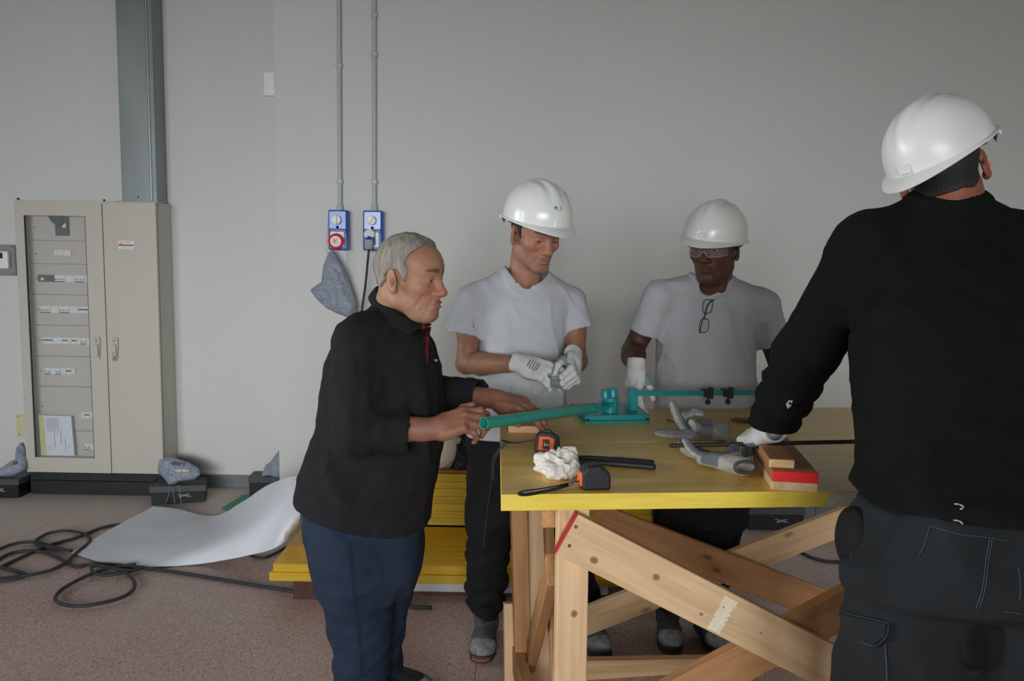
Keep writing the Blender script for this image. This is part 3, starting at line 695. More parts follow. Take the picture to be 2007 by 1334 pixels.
# ------------------------------------------------------------------ bar bender and the things on the bench
m_teal = mat('teal_enamel', c(24, 112, 116), 0.30, var=0.12, vscale=20)
m_teal_h = mat('teal_tube_enamel', c(40, 124, 110), 0.25, var=0.08, vscale=20)
m_clampm = mat('black_steel', c(36, 36, 38), 0.5, metal=0.3)
bd = thing('bar_bender', 'teal steel bar bender with a long tube lever on the bench', 'bar bender', (0.35, 2.7, TZ), (0, 0, math.radians(8.8)))
bl = lambda *a: bbox(*a)      # local: x along the base front, y to the wall
obj('base_plate', bbox(-0.117, 0.117, -0.10, 0.13, 0, 0.008, 0.001), m_teal, bd)
obj('base_channel', bbox(-0.114, 0.114, -0.096, 0.126, 0.008, 0.028, 0.003), m_teal, bd)
for x in (-0.105, 0.105): obj('bolt', lathe([(0.006, 0), (0.006, 0.006)], 6, M=Matrix.Translation((x, -0.098, 0.010))), m_clampm, bd)
obj('pivot_drum', lathe([(0.026, 0.028), (0.026, 0.05), (0.028, 0.052), (0.028, 0.078), (0.026, 0.08)], 28, M=Matrix.Translation((-0.012, -0.04, 0))), m_teal, bd, smooth=True, angle=40)
obj('roller', lathe([(0.0165, 0.08), (0.0165, 0.108), (0.0145, 0.111)], 22, M=Matrix.Translation((-0.002, -0.035, 0))), m_teal, bd, smooth=True, angle=40)
obj('roller', lathe([(0.0155, 0.078), (0.0155, 0.104), (0.0135, 0.107)], 22, M=Matrix.Translation((-0.032, -0.045, 0))), m_teal, bd, smooth=True, angle=40)
obj('stop_block', bbox(0.064, 0.090, -0.03, 0.02, 0.028, 0.105, 0.002), m_teal, bd)
obj('guide_bar', sweep([(0.088, -0.005, 0.086), (0.62, 0.01, 0.081)], 0.0, flat=(0.008, 0.017)), m_teal, bd)
for x in (0.356, 0.432):
    cl = obj('clamp', bbox(x-0.012, x+0.012, -0.02, 0.03, 0.070, 0.096, 0.002), m_clampm, bd)
    obj('clamp_jaw', bbox(x+0.000, x+0.016, -0.024, -0.006, 0.066, 0.106, 0.002), m_clampm, cl)
    obj('clamp_screw', sweep([(x, -0.013, 0.070), (x, -0.013, 0.052)], 0.004, 8), m_clampm, cl)
    obj('clamp_knob', lathe([(0.004, 0.062), (0.009, 0.058), (0.010, 0.05), (0.006, 0.045)], 12, M=Matrix.Translation((x, -0.013, 0))), m_clampm, cl, smooth=True)
# lever: flat fork plate at the drum and a steel tube
Mi = mw_of(bd).inverted()
p_in, p_out = at(1170, 798, 2.595), at(948, 829, 2.17)
d_ = (p_out-p_in).normalized()
obj('lever_plate', sweep([Mi @ (p_in+d_*0.05), Mi @ (p_in-d_*0.03), Vector((-0.012, -0.04, 0.065))], 0.0, flat=(0.046, 0.014)), m_teal, bd)
tube_pts = [Mi @ p_in, Mi @ (p_in+d_*0.012), Mi @ p_out]
bm = sweep(tube_pts, [0.0125, 0.0175, 0.0175], 20, cap=False); sweep(tube_pts[1:], 0.0152, 20, cap=False, bm=bm)
n_ = len(bm.verts); 
bm.verts.ensure_lookup_table()
o1 = [bm.verts[i] for i in range(40, 60)]; o2 = [bm.verts[i] for i in range(80, 100)]
for k in range(20): bm.faces.new((o1[k], o1[(k+1) % 20], o2[(k+1) % 20], o2[k]))
bmesh.ops.recalc_face_normals(bm, faces=bm.faces[:])
obj('lever_tube', bm, m_teal_h, bd, smooth=True, angle=40)
# wood offcut under the lever
o = obj('wood_offcut', prism([(-0.052, 0), (0.056, 0.003), (0.052, 0.10), (-0.056, 0.098)], 0, 0.022, 0.0015, axis='z'), wood('offcut_pine', c(186, 150, 116), c(170, 132, 98)))
o.location = (0.045, 2.428, TZ); tag(o, 'small pale wood offcut under the bender lever', 'wood block')

# tape measures
m_rub = mat('black_rubber', c(24, 25, 27), 0.5, var=0.2, vscale=60, bump=0.15, bscale=300)
m_orange = mat('orange_plastic', c(206, 84, 34), 0.4)
def tape(label, loc, rz, style):
    t = thing('tape_measure', label, 'tape measure', loc, (0, 0, rz), group='tape measures on the bench')
    W, D, Hh = 0.036, 0.026, 0.060
    prof = [(-W, 0.006), (-W+0.006, 0), (W-0.004, 0), (W, 0.004), (W, 0.03), (W-0.004, 0.044), (W-0.02, Hh-0.004), (W-0.026, Hh), (-W+0.014, Hh), (-W+0.003, Hh-0.012), (-W, Hh-0.02)]
    if style == 'orange':
        obj('case', prism(prof, -D/2-0.006, D/2+0.006, 0.004), m_rub, t)
        obj('face_plate', prism([(-0.026, 0.010), (0.018, 0.010), (0.022, 0.042), (0.006, 0.05), (-0.022, 0.05)], -D/2-0.0085, -D/2-0.004, 0.001), m_orange, t)
        obj('badge', prism([(-0.012, 0.014), (0.007, 0.014), (0.007, 0.042), (-0.012, 0.042)], -D/2-0.0095, -D/2-0.008), m_black, t)
        text('lettering', '5m', 0.012, m_white, t, mw_of(t) @ Matrix.Translation((-0.002, -D/2-0.0097, 0.027)) @ FACE_CAM)
        obj('grip', prism([(0.024, 0.006), (0.0345, 0.006), (0.0345, 0.04), (0.026, 0.044)], -D/2-0.009, D/2+0.004, 0.002), m_black, t)
        obj('hook', bbox(0.035, 0.042, -0.010, 0.010, 0.004, 0.012), m_chrome, t)
        obj('thumb_lock', prism([(-0.012, 0.059), (0.012, 0.059), (0.008, 0.066), (-0.008, 0.066)], -0.010, 0.010, 0.001), m_black, t)
    else:
        obj('case', prism(prof, -D/2-0.009, D/2+0.009, 0.006), m_rub, t)
        obj('end_plate', bbox(-W-0.003, -W+0.004, -D/2-0.004, D/2+0.004, 0.010, 0.043, 0.002), m_orange, t)
        obj('thumb_lock', prism([(-0.014, 0.058), (0.010, 0.058), (0.006, 0.064), (-0.010, 0.064)], -0.010, 0.010, 0.001), m_black, t)
    return t
p = atz(1073, 889, TZ); t1 = tape('black tape measure with an orange face', (p.x, p.y+0.02, TZ), math.radians(-6), 'orange')
q0 = Vector((p.x-0.036, p.y+0.022, TZ+0.035))
obj('wrist_strap', sweep(spline([q0, at(1010, 868, 2.22), at(985, 863, 2.24), (-0.012, 2.22, TZ+0.018), (-0.046, 2.22, TZ-0.03), (-0.05, 2.23, TZ-0.10)], 6), 0, flat=(0.010, 0.0025)), m_black, t1, world=True)
p = atz(1167, 963, TZ); t2 = tape('plain black tape measure with a looped wrist strap', (p.x, p.y+0.028, TZ), math.radians(10), 'black')
q0 = Vector((p.x-0.036, p.y+0.016, TZ+0.020))
lp = [q0, atz(1122, 944, TZ+0.012), atz(1095, 951, TZ+0.008), atz(1055, 958, TZ+0.007), atz(1026, 962, TZ+0.007), atz(1018, 967, TZ+0.007), atz(1030, 969, TZ+0.007), atz(1060, 964, TZ+0.007), atz(1098, 955, TZ+0.006), atz(1121, 947, TZ+0.009)]
obj('wrist_strap', sweep(spline(lp, 6), 0, flat=(0.009, 0.003)), m_black, t2, world=True)
b = obj('strap_slider', cbox(0.012, 0.010, 0.009, 0.002), mat('slider_grey', c(60, 66, 70), 0.4), t2, world=True); b.location = atz(1119, 948, TZ+0.011)

# crumpled tissue
def crumple(P):
    q = P-A3((0, 0, 0.03)); d = s_len(q/A3((0.054, 0.048, 0.038)))
    u = q/np.maximum(s_len(q), 1e-5)[..., None]
    n1 = np.abs(wob(u, 2.6, 1.0)); n2 = np.abs(wob(u, 5.5, 4.0)); n3 = np.abs(wob(u, 10.0, 7.0))
    n4 = 1-np.abs(wob(u, 4.2, 9.0)); r = 0.72+0.30*n1+0.26*n2+0.16*n3+0.16*n4**4
    f = (d-r)*0.030
    f = smax(f, -ell(P, (0.018, -0.02, 0.055), (0.014, 0.02, 0.016)), 0.006)
    return np.maximum(f, 0.0004-P[..., 2])
o = sdf_obj('crumpled_tissue', crumple, (-0.09, -0.09, -0.002), (0.09, 0.09, 0.1), 0.0028, mat('tissue', c(180, 176, 170), 0.9)); o.location = atz(1096, 940, TZ)+Vector((0, 0.035, 0))
tag(o, 'crumpled white tissue lying between the two tape measures', 'tissue')
# long black handles of a hand tool, crossing under the tissue
ph = thing('tool_handles', 'pair of long black tool handles lying beside the crumpled tissue', 'hand tool', atz(1200, 905, TZ))
h1 = [atz(1118, 899, TZ+0.009), atz(1150, 897, TZ+0.009), atz(1210, 901, TZ+0.009), atz(1282, 907, TZ+0.009)]
h2 = [atz(1108, 894, TZ+0.009), atz(1130, 905, TZ+0.009), atz(1200, 908, TZ+0.009), atz(1285, 915, TZ+0.009)]
for h in (h1, h2): obj('handle', sweep(spline(h, 6), [0.006]*4+[0.0072]*8+[0.0085]*6+[0.007], 10), m_rub, ph, world=True, smooth=True)
# reinforcing bar with ribs
p0, p1 = atz(1313, 873, TZ+0.075), atz(1760, 862, TZ+0.075)
p0.z = TZ+0.028; p0 = atz(1313, 873, TZ+0.046); p1 = atz(1780, 863, TZ+0.080)
n = 150; pts = [p0.lerp(p1, i/n) for i in range(n+1)]
o = obj('rebar', sweep(pts, [0.0052 if i % 2 else 0.0064 for i in range(n+1)], 8), mat('dark_rebar', c(44, 42, 40), 0.55, metal=0.5, var=0.3, vscale=60), smooth=True)
tag(recenter(o), 'dark ribbed steel reinforcing bar lying across the bench', 'rebar')
# timber jig: two stacked boards and a block on top
def stackboard(name, a, b_, w_, t, z, m, label, ends=None):
    o = beam(name, Vector((a.x, a.y, z+t/2)), Vector((b_.x, b_.y, z+t/2)), t, w_, m, None, bev=0.0015, mi_end=ends); tag(o, label, 'board', 'boards stacked on the bench'); return o
ja = atz(1557, 963, TZ); jb = atz(1493, 873, TZ); dr = (jb-ja).normalized(); jb = ja+dr*0.44
stackboard('wooden_board', ja, jb, 0.108, 0.022, TZ+0.0005, m_pine, 'bare pine board, lower of two on the bench')
m_brd = wood('brown_board', c(140, 98, 62), c(118, 80, 48), None)
stackboard('wooden_board', ja, jb, 0.108, 0.026, TZ+0.023, [m_brd, mat('red_board_end', c(196, 26, 20), 0.6, var=0.15, vscale=60)], 'board with a red painted end, stacked on the bare board', '0')
ka = atz(1532, 917, TZ+0.05); kb = ka+dr*0.16
o = beam('wood_block', Vector((ka.x, ka.y, TZ+0.0605)), Vector((kb.x, kb.y, TZ+0.0605)), 0.021, 0.060, [m_brd, wood('offcut_end', c(182, 152, 112), c(166, 134, 96))], None, bev=0.0015, mi_end='0'); tag(o, 'small pale-ended wood block on the red-ended board', 'wood block')
# nails and a screw
def nail(p, ang, L=0.05):
    bm = sweep([(0, 0, 0.002), (L*0.88, 0, 0.002), (L, 0, 0.002)], [0.0014, 0.0014, 0.0003], 6)
    lathe([(0.0034, 0), (0.0034, 0.0012)], 8, bm=bm, M=Matrix.Translation((0.0006, 0, 0.0032)) @ Matrix.Rotation(math.radians(-90), 4, 'Y'))
    o = obj('nail', bm, mat('nail_steel', c(60, 54, 48), 0.5, metal=0.6)); o.location = p; o.rotation_euler = (0, 0, ang); return o
o = nail(atz(1309, 824, TZ), math.radians(-62), 0.045); tag(o, 'single dark nail lying apart beside the grey glove', 'nail')
random.seed(11)
for k in range(9):
    o = nail(atz(1432+k*4.2, 823+(k*5) % 9, TZ)+Vector((0, 0, 0.003*(k % 3))), math.radians(random.uniform(-22, 18)), 0.055)
    tag(o, 'dark nail in the small heap of nails behind the grey glove', 'nail', 'nails heaped on the bench')
# ------------------------------------------------------------------ people
def nv(v): v = np.asarray(v, float); return v/np.linalg.norm(v)
def V3(p): return np.array([p[0], p[1], p[2]], float)
def face_frame(fw, up=(0, 0, 1)):
    """columns: subject's right, forward, up"""
    y = nv(fw); x = nv(np.cross(y, up)); z = np.cross(x, y); return np.stack([x, y, z], 1)
def poly2(u, v, pts):
    """signed distance to a polygon in a plane, negative inside"""
    d = None; ins = np.zeros(u.shape, bool); n = len(pts)
    for i in range(n):
        ax_, ay_ = pts[i]; bx_, by_ = pts[(i+1) % n]; ex, ey = bx_-ax_, by_-ay_
        wx, wy = u-ax_, v-ay_; t = np.clip((wx*ex+wy*ey)/(ex*ex+ey*ey), 0, 1)
        q = (wx-ex*t)**2+(wy-ey*t)**2; d = q if d is None else np.minimum(d, q)
        cnd = ((ay_ <= v) != (by_ <= v)); xi = ax_+(v-ay_)*ex/(ey if abs(ey) > 1e-9 else 1e-9); ins ^= cnd & (u < xi)
    d = np.sqrt(d); return np.where(ins, -d, d)

def cranium(P):
    f = ell(P, (0, -0.006, 0.030), (0.0765, 0.098, 0.088))
    return smin(f, ell(P, (0, 0.034, 0.034), (0.062, 0.058, 0.052)), 0.03)
def head_fn(o):
    nose = o.get('nose', 1.0); jaw = o.get('jaw', 1.0); age = o.get('age', 0.5); nb = o['neck']; nr = o.get('neck_r', 0.056); lid = o.get('lid', 0.0)
    def fn(P):
        S = P.copy(); S[..., 0] = np.abs(S[..., 0])           # mirrored halves share one evaluation
        f = cranium(S)
        f = smin(f, ell(S, (0, 0.034, -0.034), (0.058*jaw, 0.055, 0.074)), 0.03)
        f = smin(f, cone(S, (0.047*jaw, -0.002, -0.066), (0.016, 0.070, -0.101), 0.020, 0.0165), 0.022)
        f = smin(f, ell(S, (0, 0.074, -0.100), (0.021, 0.018, 0.017)), 0.016)
        f = smin(f, ell(S, (0.043, 0.055, -0.024), (0.020, 0.021, 0.016)), 0.020)
        f = smin(f, cone(S, (0.0, 0.080, 0.017), (0.042, 0.066, 0.017), 0.0125, 0.010), 0.012)
        f = smin(f, ell(S, (0, 0.070, -0.068), (0.031, 0.027, 0.029)), 0.016)
        f = smax(f, -ell(S, (0.033, 0.100, -0.003), (0.0185, 0.0165, 0.0125)), 0.012)
        ny = 0.0035*(nose-1)/0.1
        f = smin(f, cone(S, (0, 0.0845, 0.012), (0, 0.1005+ny*0.5, -0.028), 0.0085*nose, 0.0105*nose), 0.010)
        f = smin(f, ell(S, (0, 0.1025+ny, -0.0355), (0.0130*nose, 0.0135, 0.0115)), 0.008)
        f = smin(f, ell(S, (0.0125*nose, 0.0945, -0.0395), (0.0088*nose, 0.0125, 0.0088)), 0.005)
        f = smin(f, ell(S, (0, 0.0935, -0.0455), (0.0075, 0.010, 0.008)), 0.006)
        f = smax(f, -ell(S, (0.0075*nose, 0.1005, -0.0500), (0.0034, 0.0050, 0.0040)), 0.002)
        f = smin(f, s_len(S-A3((0.032, 0.0735, -0.001)))-0.0136, 0.004)
        op = o.get('open', 1.0)
        f = smax(f, -ell(S, (0.0325, 0.0885, -0.0030-lid), (0.0122, 0.012, 0.0026*op)), 0.0012)
        f = f+ridge(S, (0.021, 0.0855, 0.0055-lid*0.5), (0.044, 0.0800, 0.0040-lid*0.5), 0.0030, 0.0016)     # upper lid fold
        lw = o.get('lips', 1.0)
        f = smin(f, ell(S, (0, 0.0925, -0.0632), (0.024, 0.0105, 0.0060*lw)), 0.004)
        f = smin(f, ell(S, (0, 0.0915, -0.0752), (0.021, 0.0110, 0.0072*lw)), 0.004)
        f = smax(f, -cone(S, (0, 0.1045, -0.0690), (0.0255, 0.0915, -0.0705), 0.0024, 0.0018), 0.003)
        f = f-ridge(S, (0.018, 0.098, -0.040), (0.034, 0.082, -0.078), 0.0055, 0.0018+0.0022*age)   # fold beside the mouth
        f = f-ridge(S, (0, 0.098, -0.087), (0.014, 0.094, -0.089), 0.006, 0.0022)                    # hollow under the lip
        if age > 0.4:
            for z in (0.045, 0.056, 0.068): f = f-ridge(S, (0, 0.095, z), (0.036, 0.082, z-0.003), 0.0022, 0.0011*age)
            f = f-ridge(S, (0.020, 0.090, -0.013), (0.042, 0.078, -0.017), 0.003, 0.0022*age)       # bag under the eye
            f = f-ridge(S, (0.047, 0.070, -0.002), (0.060, 0.058, -0.008), 0.0022, 0.0010*age)
            f = f-ridge(S, (0.044, 0.068, -0.045), (0.050, 0.052, -0.075), 0.006, 0.0020*age)
        # ears
        er = o.get('ear', 1.0); ca, sa = math.cos(0.42), math.sin(0.42); ct, st = math.cos(0.18), math.sin(0.18)
        R = np.array([[ca, sa, 0], [-sa, ca, 0], [0, 0, 1]]) @ np.array([[1, 0, 0], [0, ct, -st], [0, st, ct]])
        e = ell(S, (0.0815, -0.012, -0.010), (0.0065, 0.0185*er, 0.032*er), R)
        e = smin(e, ell(S, (0.0795, -0.002, -0.034), (0.006, 0.0085, 0.011), R), 0.006)
        e = smax(e, -ell(S, (0.0885, -0.0060, -0.012), (0.0085, 0.0085, 0.0145), R), 0.003); e = smax(e, -ell(S, (0.0890, -0.0130, 0.006), (0.0065, 0.0065, 0.011), R), 0.003)
        f = smin(f, e, 0.004)
        # neck, with the sterno muscle
        g = cone(P, (0, -0.032, -0.050), nb, nr*0.98, nr*1.05)
        g = smin(g, cone(S, (0.045, -0.012, -0.045), tuple(np.array(nb)*np.array([1, 1, 1])+np.array([0.012, 0.040, 0.0])), 0.014, 0.013), 0.02)
        g = smin(g, ell(P, (0, 0.030+nb[1]*0.4, -0.135), (0.012, 0.012, 0.018)), 0.02)
        if o.get('jowl'): g = smin(g, ell(P, (0, 0.035, -0.108), (0.040, 0.035, 0.022)), 0.02)
        f = smin(f, g, 0.022)
        return f+0.0004*wob(P, 260.0)
    return fn
def head_col(o):
    sk = np.array(o['skin'][:3]); lip = np.array(o['lip'][:3]); brow = np.array(o['brow'][:3]); stub = np.array(o.get('stubble', o['skin'])[:3]); sb = o.get('stub_amt', 0.0)
    def fn(V):
        x, y, z = np.abs(V[:, 0]), V[:, 1], V[:, 2]; C_ = np.tile(sk, (len(V), 1))
        def mixin(m_, col): nonlocal C_; m_ = np.clip(m_, 0, 1)[:, None]; C_ = C_*(1-m_)+col*m_
        n = wob(V, 60.0, 2.0)*0.5+wob(V, 170.0, 5.0)*0.5
        C_ = C_*(1+0.10*n[:, None])
        red = np.exp(-((x-0.04)**2+(z+0.03)**2)/0.0006)*(y > 0.04)+np.exp(-(x**2+(z+0.035)**2)/0.0003)*(y > 0.09)
        C_ = C_*(1+np.clip(red, 0, 1)[:, None]*np.array([0.10, -0.07, -0.08]))
        # beard area
        bm_ = np.clip((-0.048-z)/0.012, 0, 1)*np.clip((y-0.0)/0.03, 0, 1)*np.clip((z+0.13)/0.015, 0, 1)
        bm_ = np.maximum(bm_, np.clip((y-0.0)/0.02, 0, 1)*np.clip((x-0.055)/0.012, 0, 1)*np.clip((-0.02-z)/0.02, 0, 1)*np.clip((z+0.13)/0.015, 0, 1))
        mixin(bm_*sb*(0.75+0.35*n), stub)
        # lips
        lm = np.clip(1.25-np.sqrt((x/0.024)**2+((z+0.0692)/0.0105)**2), 0, 0.25)*4*(y > 0.08); mixin(lm*0.75, lip)
        # brows
        bz = 0.0235+0.20*x-3.2*x*x
        th = 0.0042*np.clip((0.058-x)/0.02, 0.25, 1)*o.get('brow_w', 1.0)
        bmk = np.clip(1.5-np.abs(z-bz)/th, 0, 1)*np.clip((x-0.009)/0.005, 0, 1)*np.clip((0.056-x)/0.006, 0, 1)*(y > 0.03)
        mixin(bmk*(0.8+0.3*wob(V, 300.0, 3.0)), brow)
        # shade of the ear hollow, darkened into the skin colour
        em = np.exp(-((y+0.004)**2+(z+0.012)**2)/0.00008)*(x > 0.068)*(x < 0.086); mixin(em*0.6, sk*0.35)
        return C_
    return fn
m_skin = mat('skin', (0.5, 0.3, 0.2, 1), 0.52, attr=True, bump=0.12, bscale=260, spec=0.4)
m_eye = mat('eye_ball', (0.5, 0.5, 0.5, 1), 0.15, attr=True)
def eye_mesh(par, X, s, iris, gaze=(0, 1, -0.15)):
    g = nv(gaze)
    for sx in (-1, 1):
        bm = bmesh.new(); bmesh.ops.create_uvsphere(bm, u_segments=24, v_segments=16, radius=0.0126)
        me = bpy.data.meshes.new('eye'); bm.to_mesh(me); bm.free(); n = len(me.vertices); co = np.zeros(n*3); me.vertices.foreach_get('co', co); co = co.reshape(-1, 3)
        dt = co@g/0.0126; cc = np.ones((n, 4), np.float32); cc[:, :3] = c(150, 140, 132)[:3]; cc[dt > 0.86, :3] = iris; cc[dt > 0.965, :3] = (0.004, 0.004, 0.004)
        a = me.color_attributes.new('Col', 'FLOAT_COLOR', 'POINT'); a.data.foreach_set('color', cc.ravel())
        co += np.array([sx*0.032, 0.0735, -0.001]); co = co@X[:3, :3].T+X[:3, 3]; me.vertices.foreach_set('co', co.ravel()); me.shade_smooth()
        link('eye', me, m_eye, par, world=True)
def xf(R, pos, s=1.0):
    X = np.eye(4); X[:3, :3] = R; X[:3, 3] = V3(pos); return X

# ---- hands
FB = [(0.027, 0.090, 0.000), (0.008, 0.094, 0.002), (-0.011, 0.089, 0.001), (-0.028, 0.079, -0.003)]
FLN = [(0.045, 0.027, 0.022), (0.050, 0.031, 0.023), (0.046, 0.029, 0.023), (0.036, 0.022, 0.020)]
def hand_chains(side, curls, splay=(0.10, 0.02, -0.06, -0.16), thumb=((0.55, 0.80, -0.25), (0.30, 0.93, -0.25)), grow=0.0, spread=1.0):
    """local: y along the fingers, z out of the back of the hand, thumb on side*x"""
    ch = []
    for (bx_, by_, bz_), L_, cu, sp in zip(FB, FLN, curls, splay):
        p = np.array([side*bx_, by_, bz_]); pts = [p*np.array([0.75, 0.55, 1.0]), p]; a = 0.0
        for l_, da in zip(L_, cu):
            a += math.radians(da); d = np.array([side*math.sin(sp)*max(0.15, math.cos(a)), math.cos(a)*math.cos(sp), -math.sin(a)]); p = p+nv(d)*l_; pts.append(p)
        k = 1.0 if by_ > 0.085 else 0.88
        ch.append((pts, [0.011+grow, 0.0104*k+grow, 0.0092*k+grow, 0.0084*k+grow, 0.0068*k+grow]))
    b0 = np.array([side*0.020, 0.016, -0.010]); b1 = np.array([side*0.042, 0.048, -0.020])
    d0 = nv(np.array(thumb[0])*np.array([side, 1, 1])); d1 = nv(np.array(thumb[1])*np.array([side, 1, 1]))
    ch.append(([b0, b1, b1+d0*0.034, b1+d0*0.034+d1*0.028], [0.016+grow, 0.0125+grow, 0.0105+grow, 0.0082+grow]))
    return ch
def hand_fn(R, wrist, side, curls, s=1.0, grow=0.0, wrist_r=0.027, **kw):
    ch = hand_chains(side, curls, grow=grow, **kw); R = np.asarray(R); w_ = A3(wrist)
    def fn(P):
        Q = ((P-w_)@A3(R))/s
        f = rbox(Q, (-side*0.001, 0.052, -0.001), (0.040+grow, 0.044+grow, 0.0135+grow), 0.0125)
        f = smin(f, ell(Q, (side*0.024, 0.036, -0.012), (0.019+grow, 0.032, 0.0145+grow)), 0.010)
        f = smin(f, ell(Q, (-side*0.028, 0.036, -0.008), (0.014+grow, 0.034, 0.0135+grow)), 0.010)
        f = smin(f, cone(Q*A3((1, 1, 1.25)), (0, -0.03, 0), (0, 0.022, 0), wrist_r+grow, 0.029+grow), 0.015)
        fg = None
        for pts, rs in ch:
            g = chain(Q, pts, rs, 0.004)
            for p, r in zip(pts[2:-1], rs[2:-1]): g = smin(g, s_len(Q-A3(p))-r*1.05, 0.003)      # knuckles
            f = smin(f, g, 0.006)
        return f*s
    return fn, ch
def hand_box(R, wrist, ch, s, pad=0.03):
    pts = np.array([p for c_ in ch for p in c_[0]]+[(0.04, -0.03, 0), (-0.04, -0.03, 0), (0, 0.05, 0.03), (0, 0.05, -0.03)])*s
    W = pts@np.asarray(R).T+V3(wrist); return W.min(0)-pad, W.max(0)+pad
def hand_frame(d, dorsal):
    y = nv(d); z = np.asarray(dorsal, float); z = nv(z-y*(z@y)); x = np.cross(y, z); return np.stack([x, y, z], 1)
def arm_fn(sh, el, wr, k=1.0):
    sh, el, wr = V3(sh), V3(el), V3(wr); fa = el+(wr-el)*0.28
    def fn(P):
        f = chain(P, [sh, (sh+el)/2, el], [0.052*k, 0.049*k, 0.041*k], 0.02)
        f = smin(f, chain(P, [el, fa, wr], [0.040*k, 0.045*k, 0.029*k], 0.02), 0.02); return f
    return fn
def joined(name, parts, m, parent, col_attr=True):
    """several grids joined into one mesh: [(V, Q, C)]"""
    Vs, Qs, Cs, o_ = [], [], [], 0
    for V, Q, C_ in parts: Vs.append(V); Qs.append(Q+o_); Cs.append(C_); o_ += len(V)
    return link(name, np_mesh(name, np.concatenate(Vs), np.concatenate(Qs), np.concatenate(Cs)), m, parent, world=True)
def head_grid(fn, lo, hi, h):
    """coarse grid for the head, a finer one for the face, joined where they overlap"""
    bl, bh = np.array([-0.072, 0.030, -0.122]), np.array([0.072, 0.128, 0.052])
    V1, Q1 = nets(fn, lo, hi, h); V2, Q2 = nets(fn, bl, bh, 0.0017, cap=False)
    c1 = V1[Q1].mean(1); ins = ((c1 > bl+0.004) & (c1 < bh-0.004)).all(1); Q1 = Q1[~ins]
    c2 = V2[Q2].mean(1); ok = ((c2 > bl+0.0022) & (c2 < bh-0.0022)).all(1); Q2 = Q2[ok]
    return np.concatenate([V1, V2]), np.concatenate([Q1, Q2+len(V1)])
def skin_part(fn, lo, hi, h, sk, X=None, colf=None):
    V, Q = nets(fn, lo, hi, h); C_ = colf(V) if colf else np.tile(np.array(sk[:3]), (len(V), 1))*(1+0.10*wob(V, 70.0, 1.0)+0.06*wob(V, 200.0, 3.0))[:, None]
    if X is not None: V = (V@X[:3, :3].T+X[:3, 3]).astype(np.float32)
    return V, Q, C_
def nails_on(R, wrist, ch, s, m, parent, skip=()):
    for i, (pts, rs) in enumerate(ch):
        if i in skip: continue
        a, b = np.array(pts[-2]), np.array(pts[-1]); d = nv(b-a); up = np.array([0, 0, 1.0]); up = nv(up-d*(up@d)); ctr = b+up*rs[-1]*0.86+d*0.001
        bm = bmesh.new(); bmesh.ops.create_uvsphere(bm, u_segments=10, v_segments=6, radius=1.0)
        M = np.eye(4); M[:3, :3] = np.stack([np.cross(d, up)*0.0052, d*0.0062, up*0.0016], 1); M[:3, 3] = ctr
        X = np.eye(4); X[:3, :3] = np.asarray(R)*s; X[:3, 3] = V3(wrist)
        bmesh.ops.transform(bm, matrix=Matrix((X@M).tolist()), verts=bm.verts[:]); obj('fingernail', bm, m, parent, world=True, smooth=True)

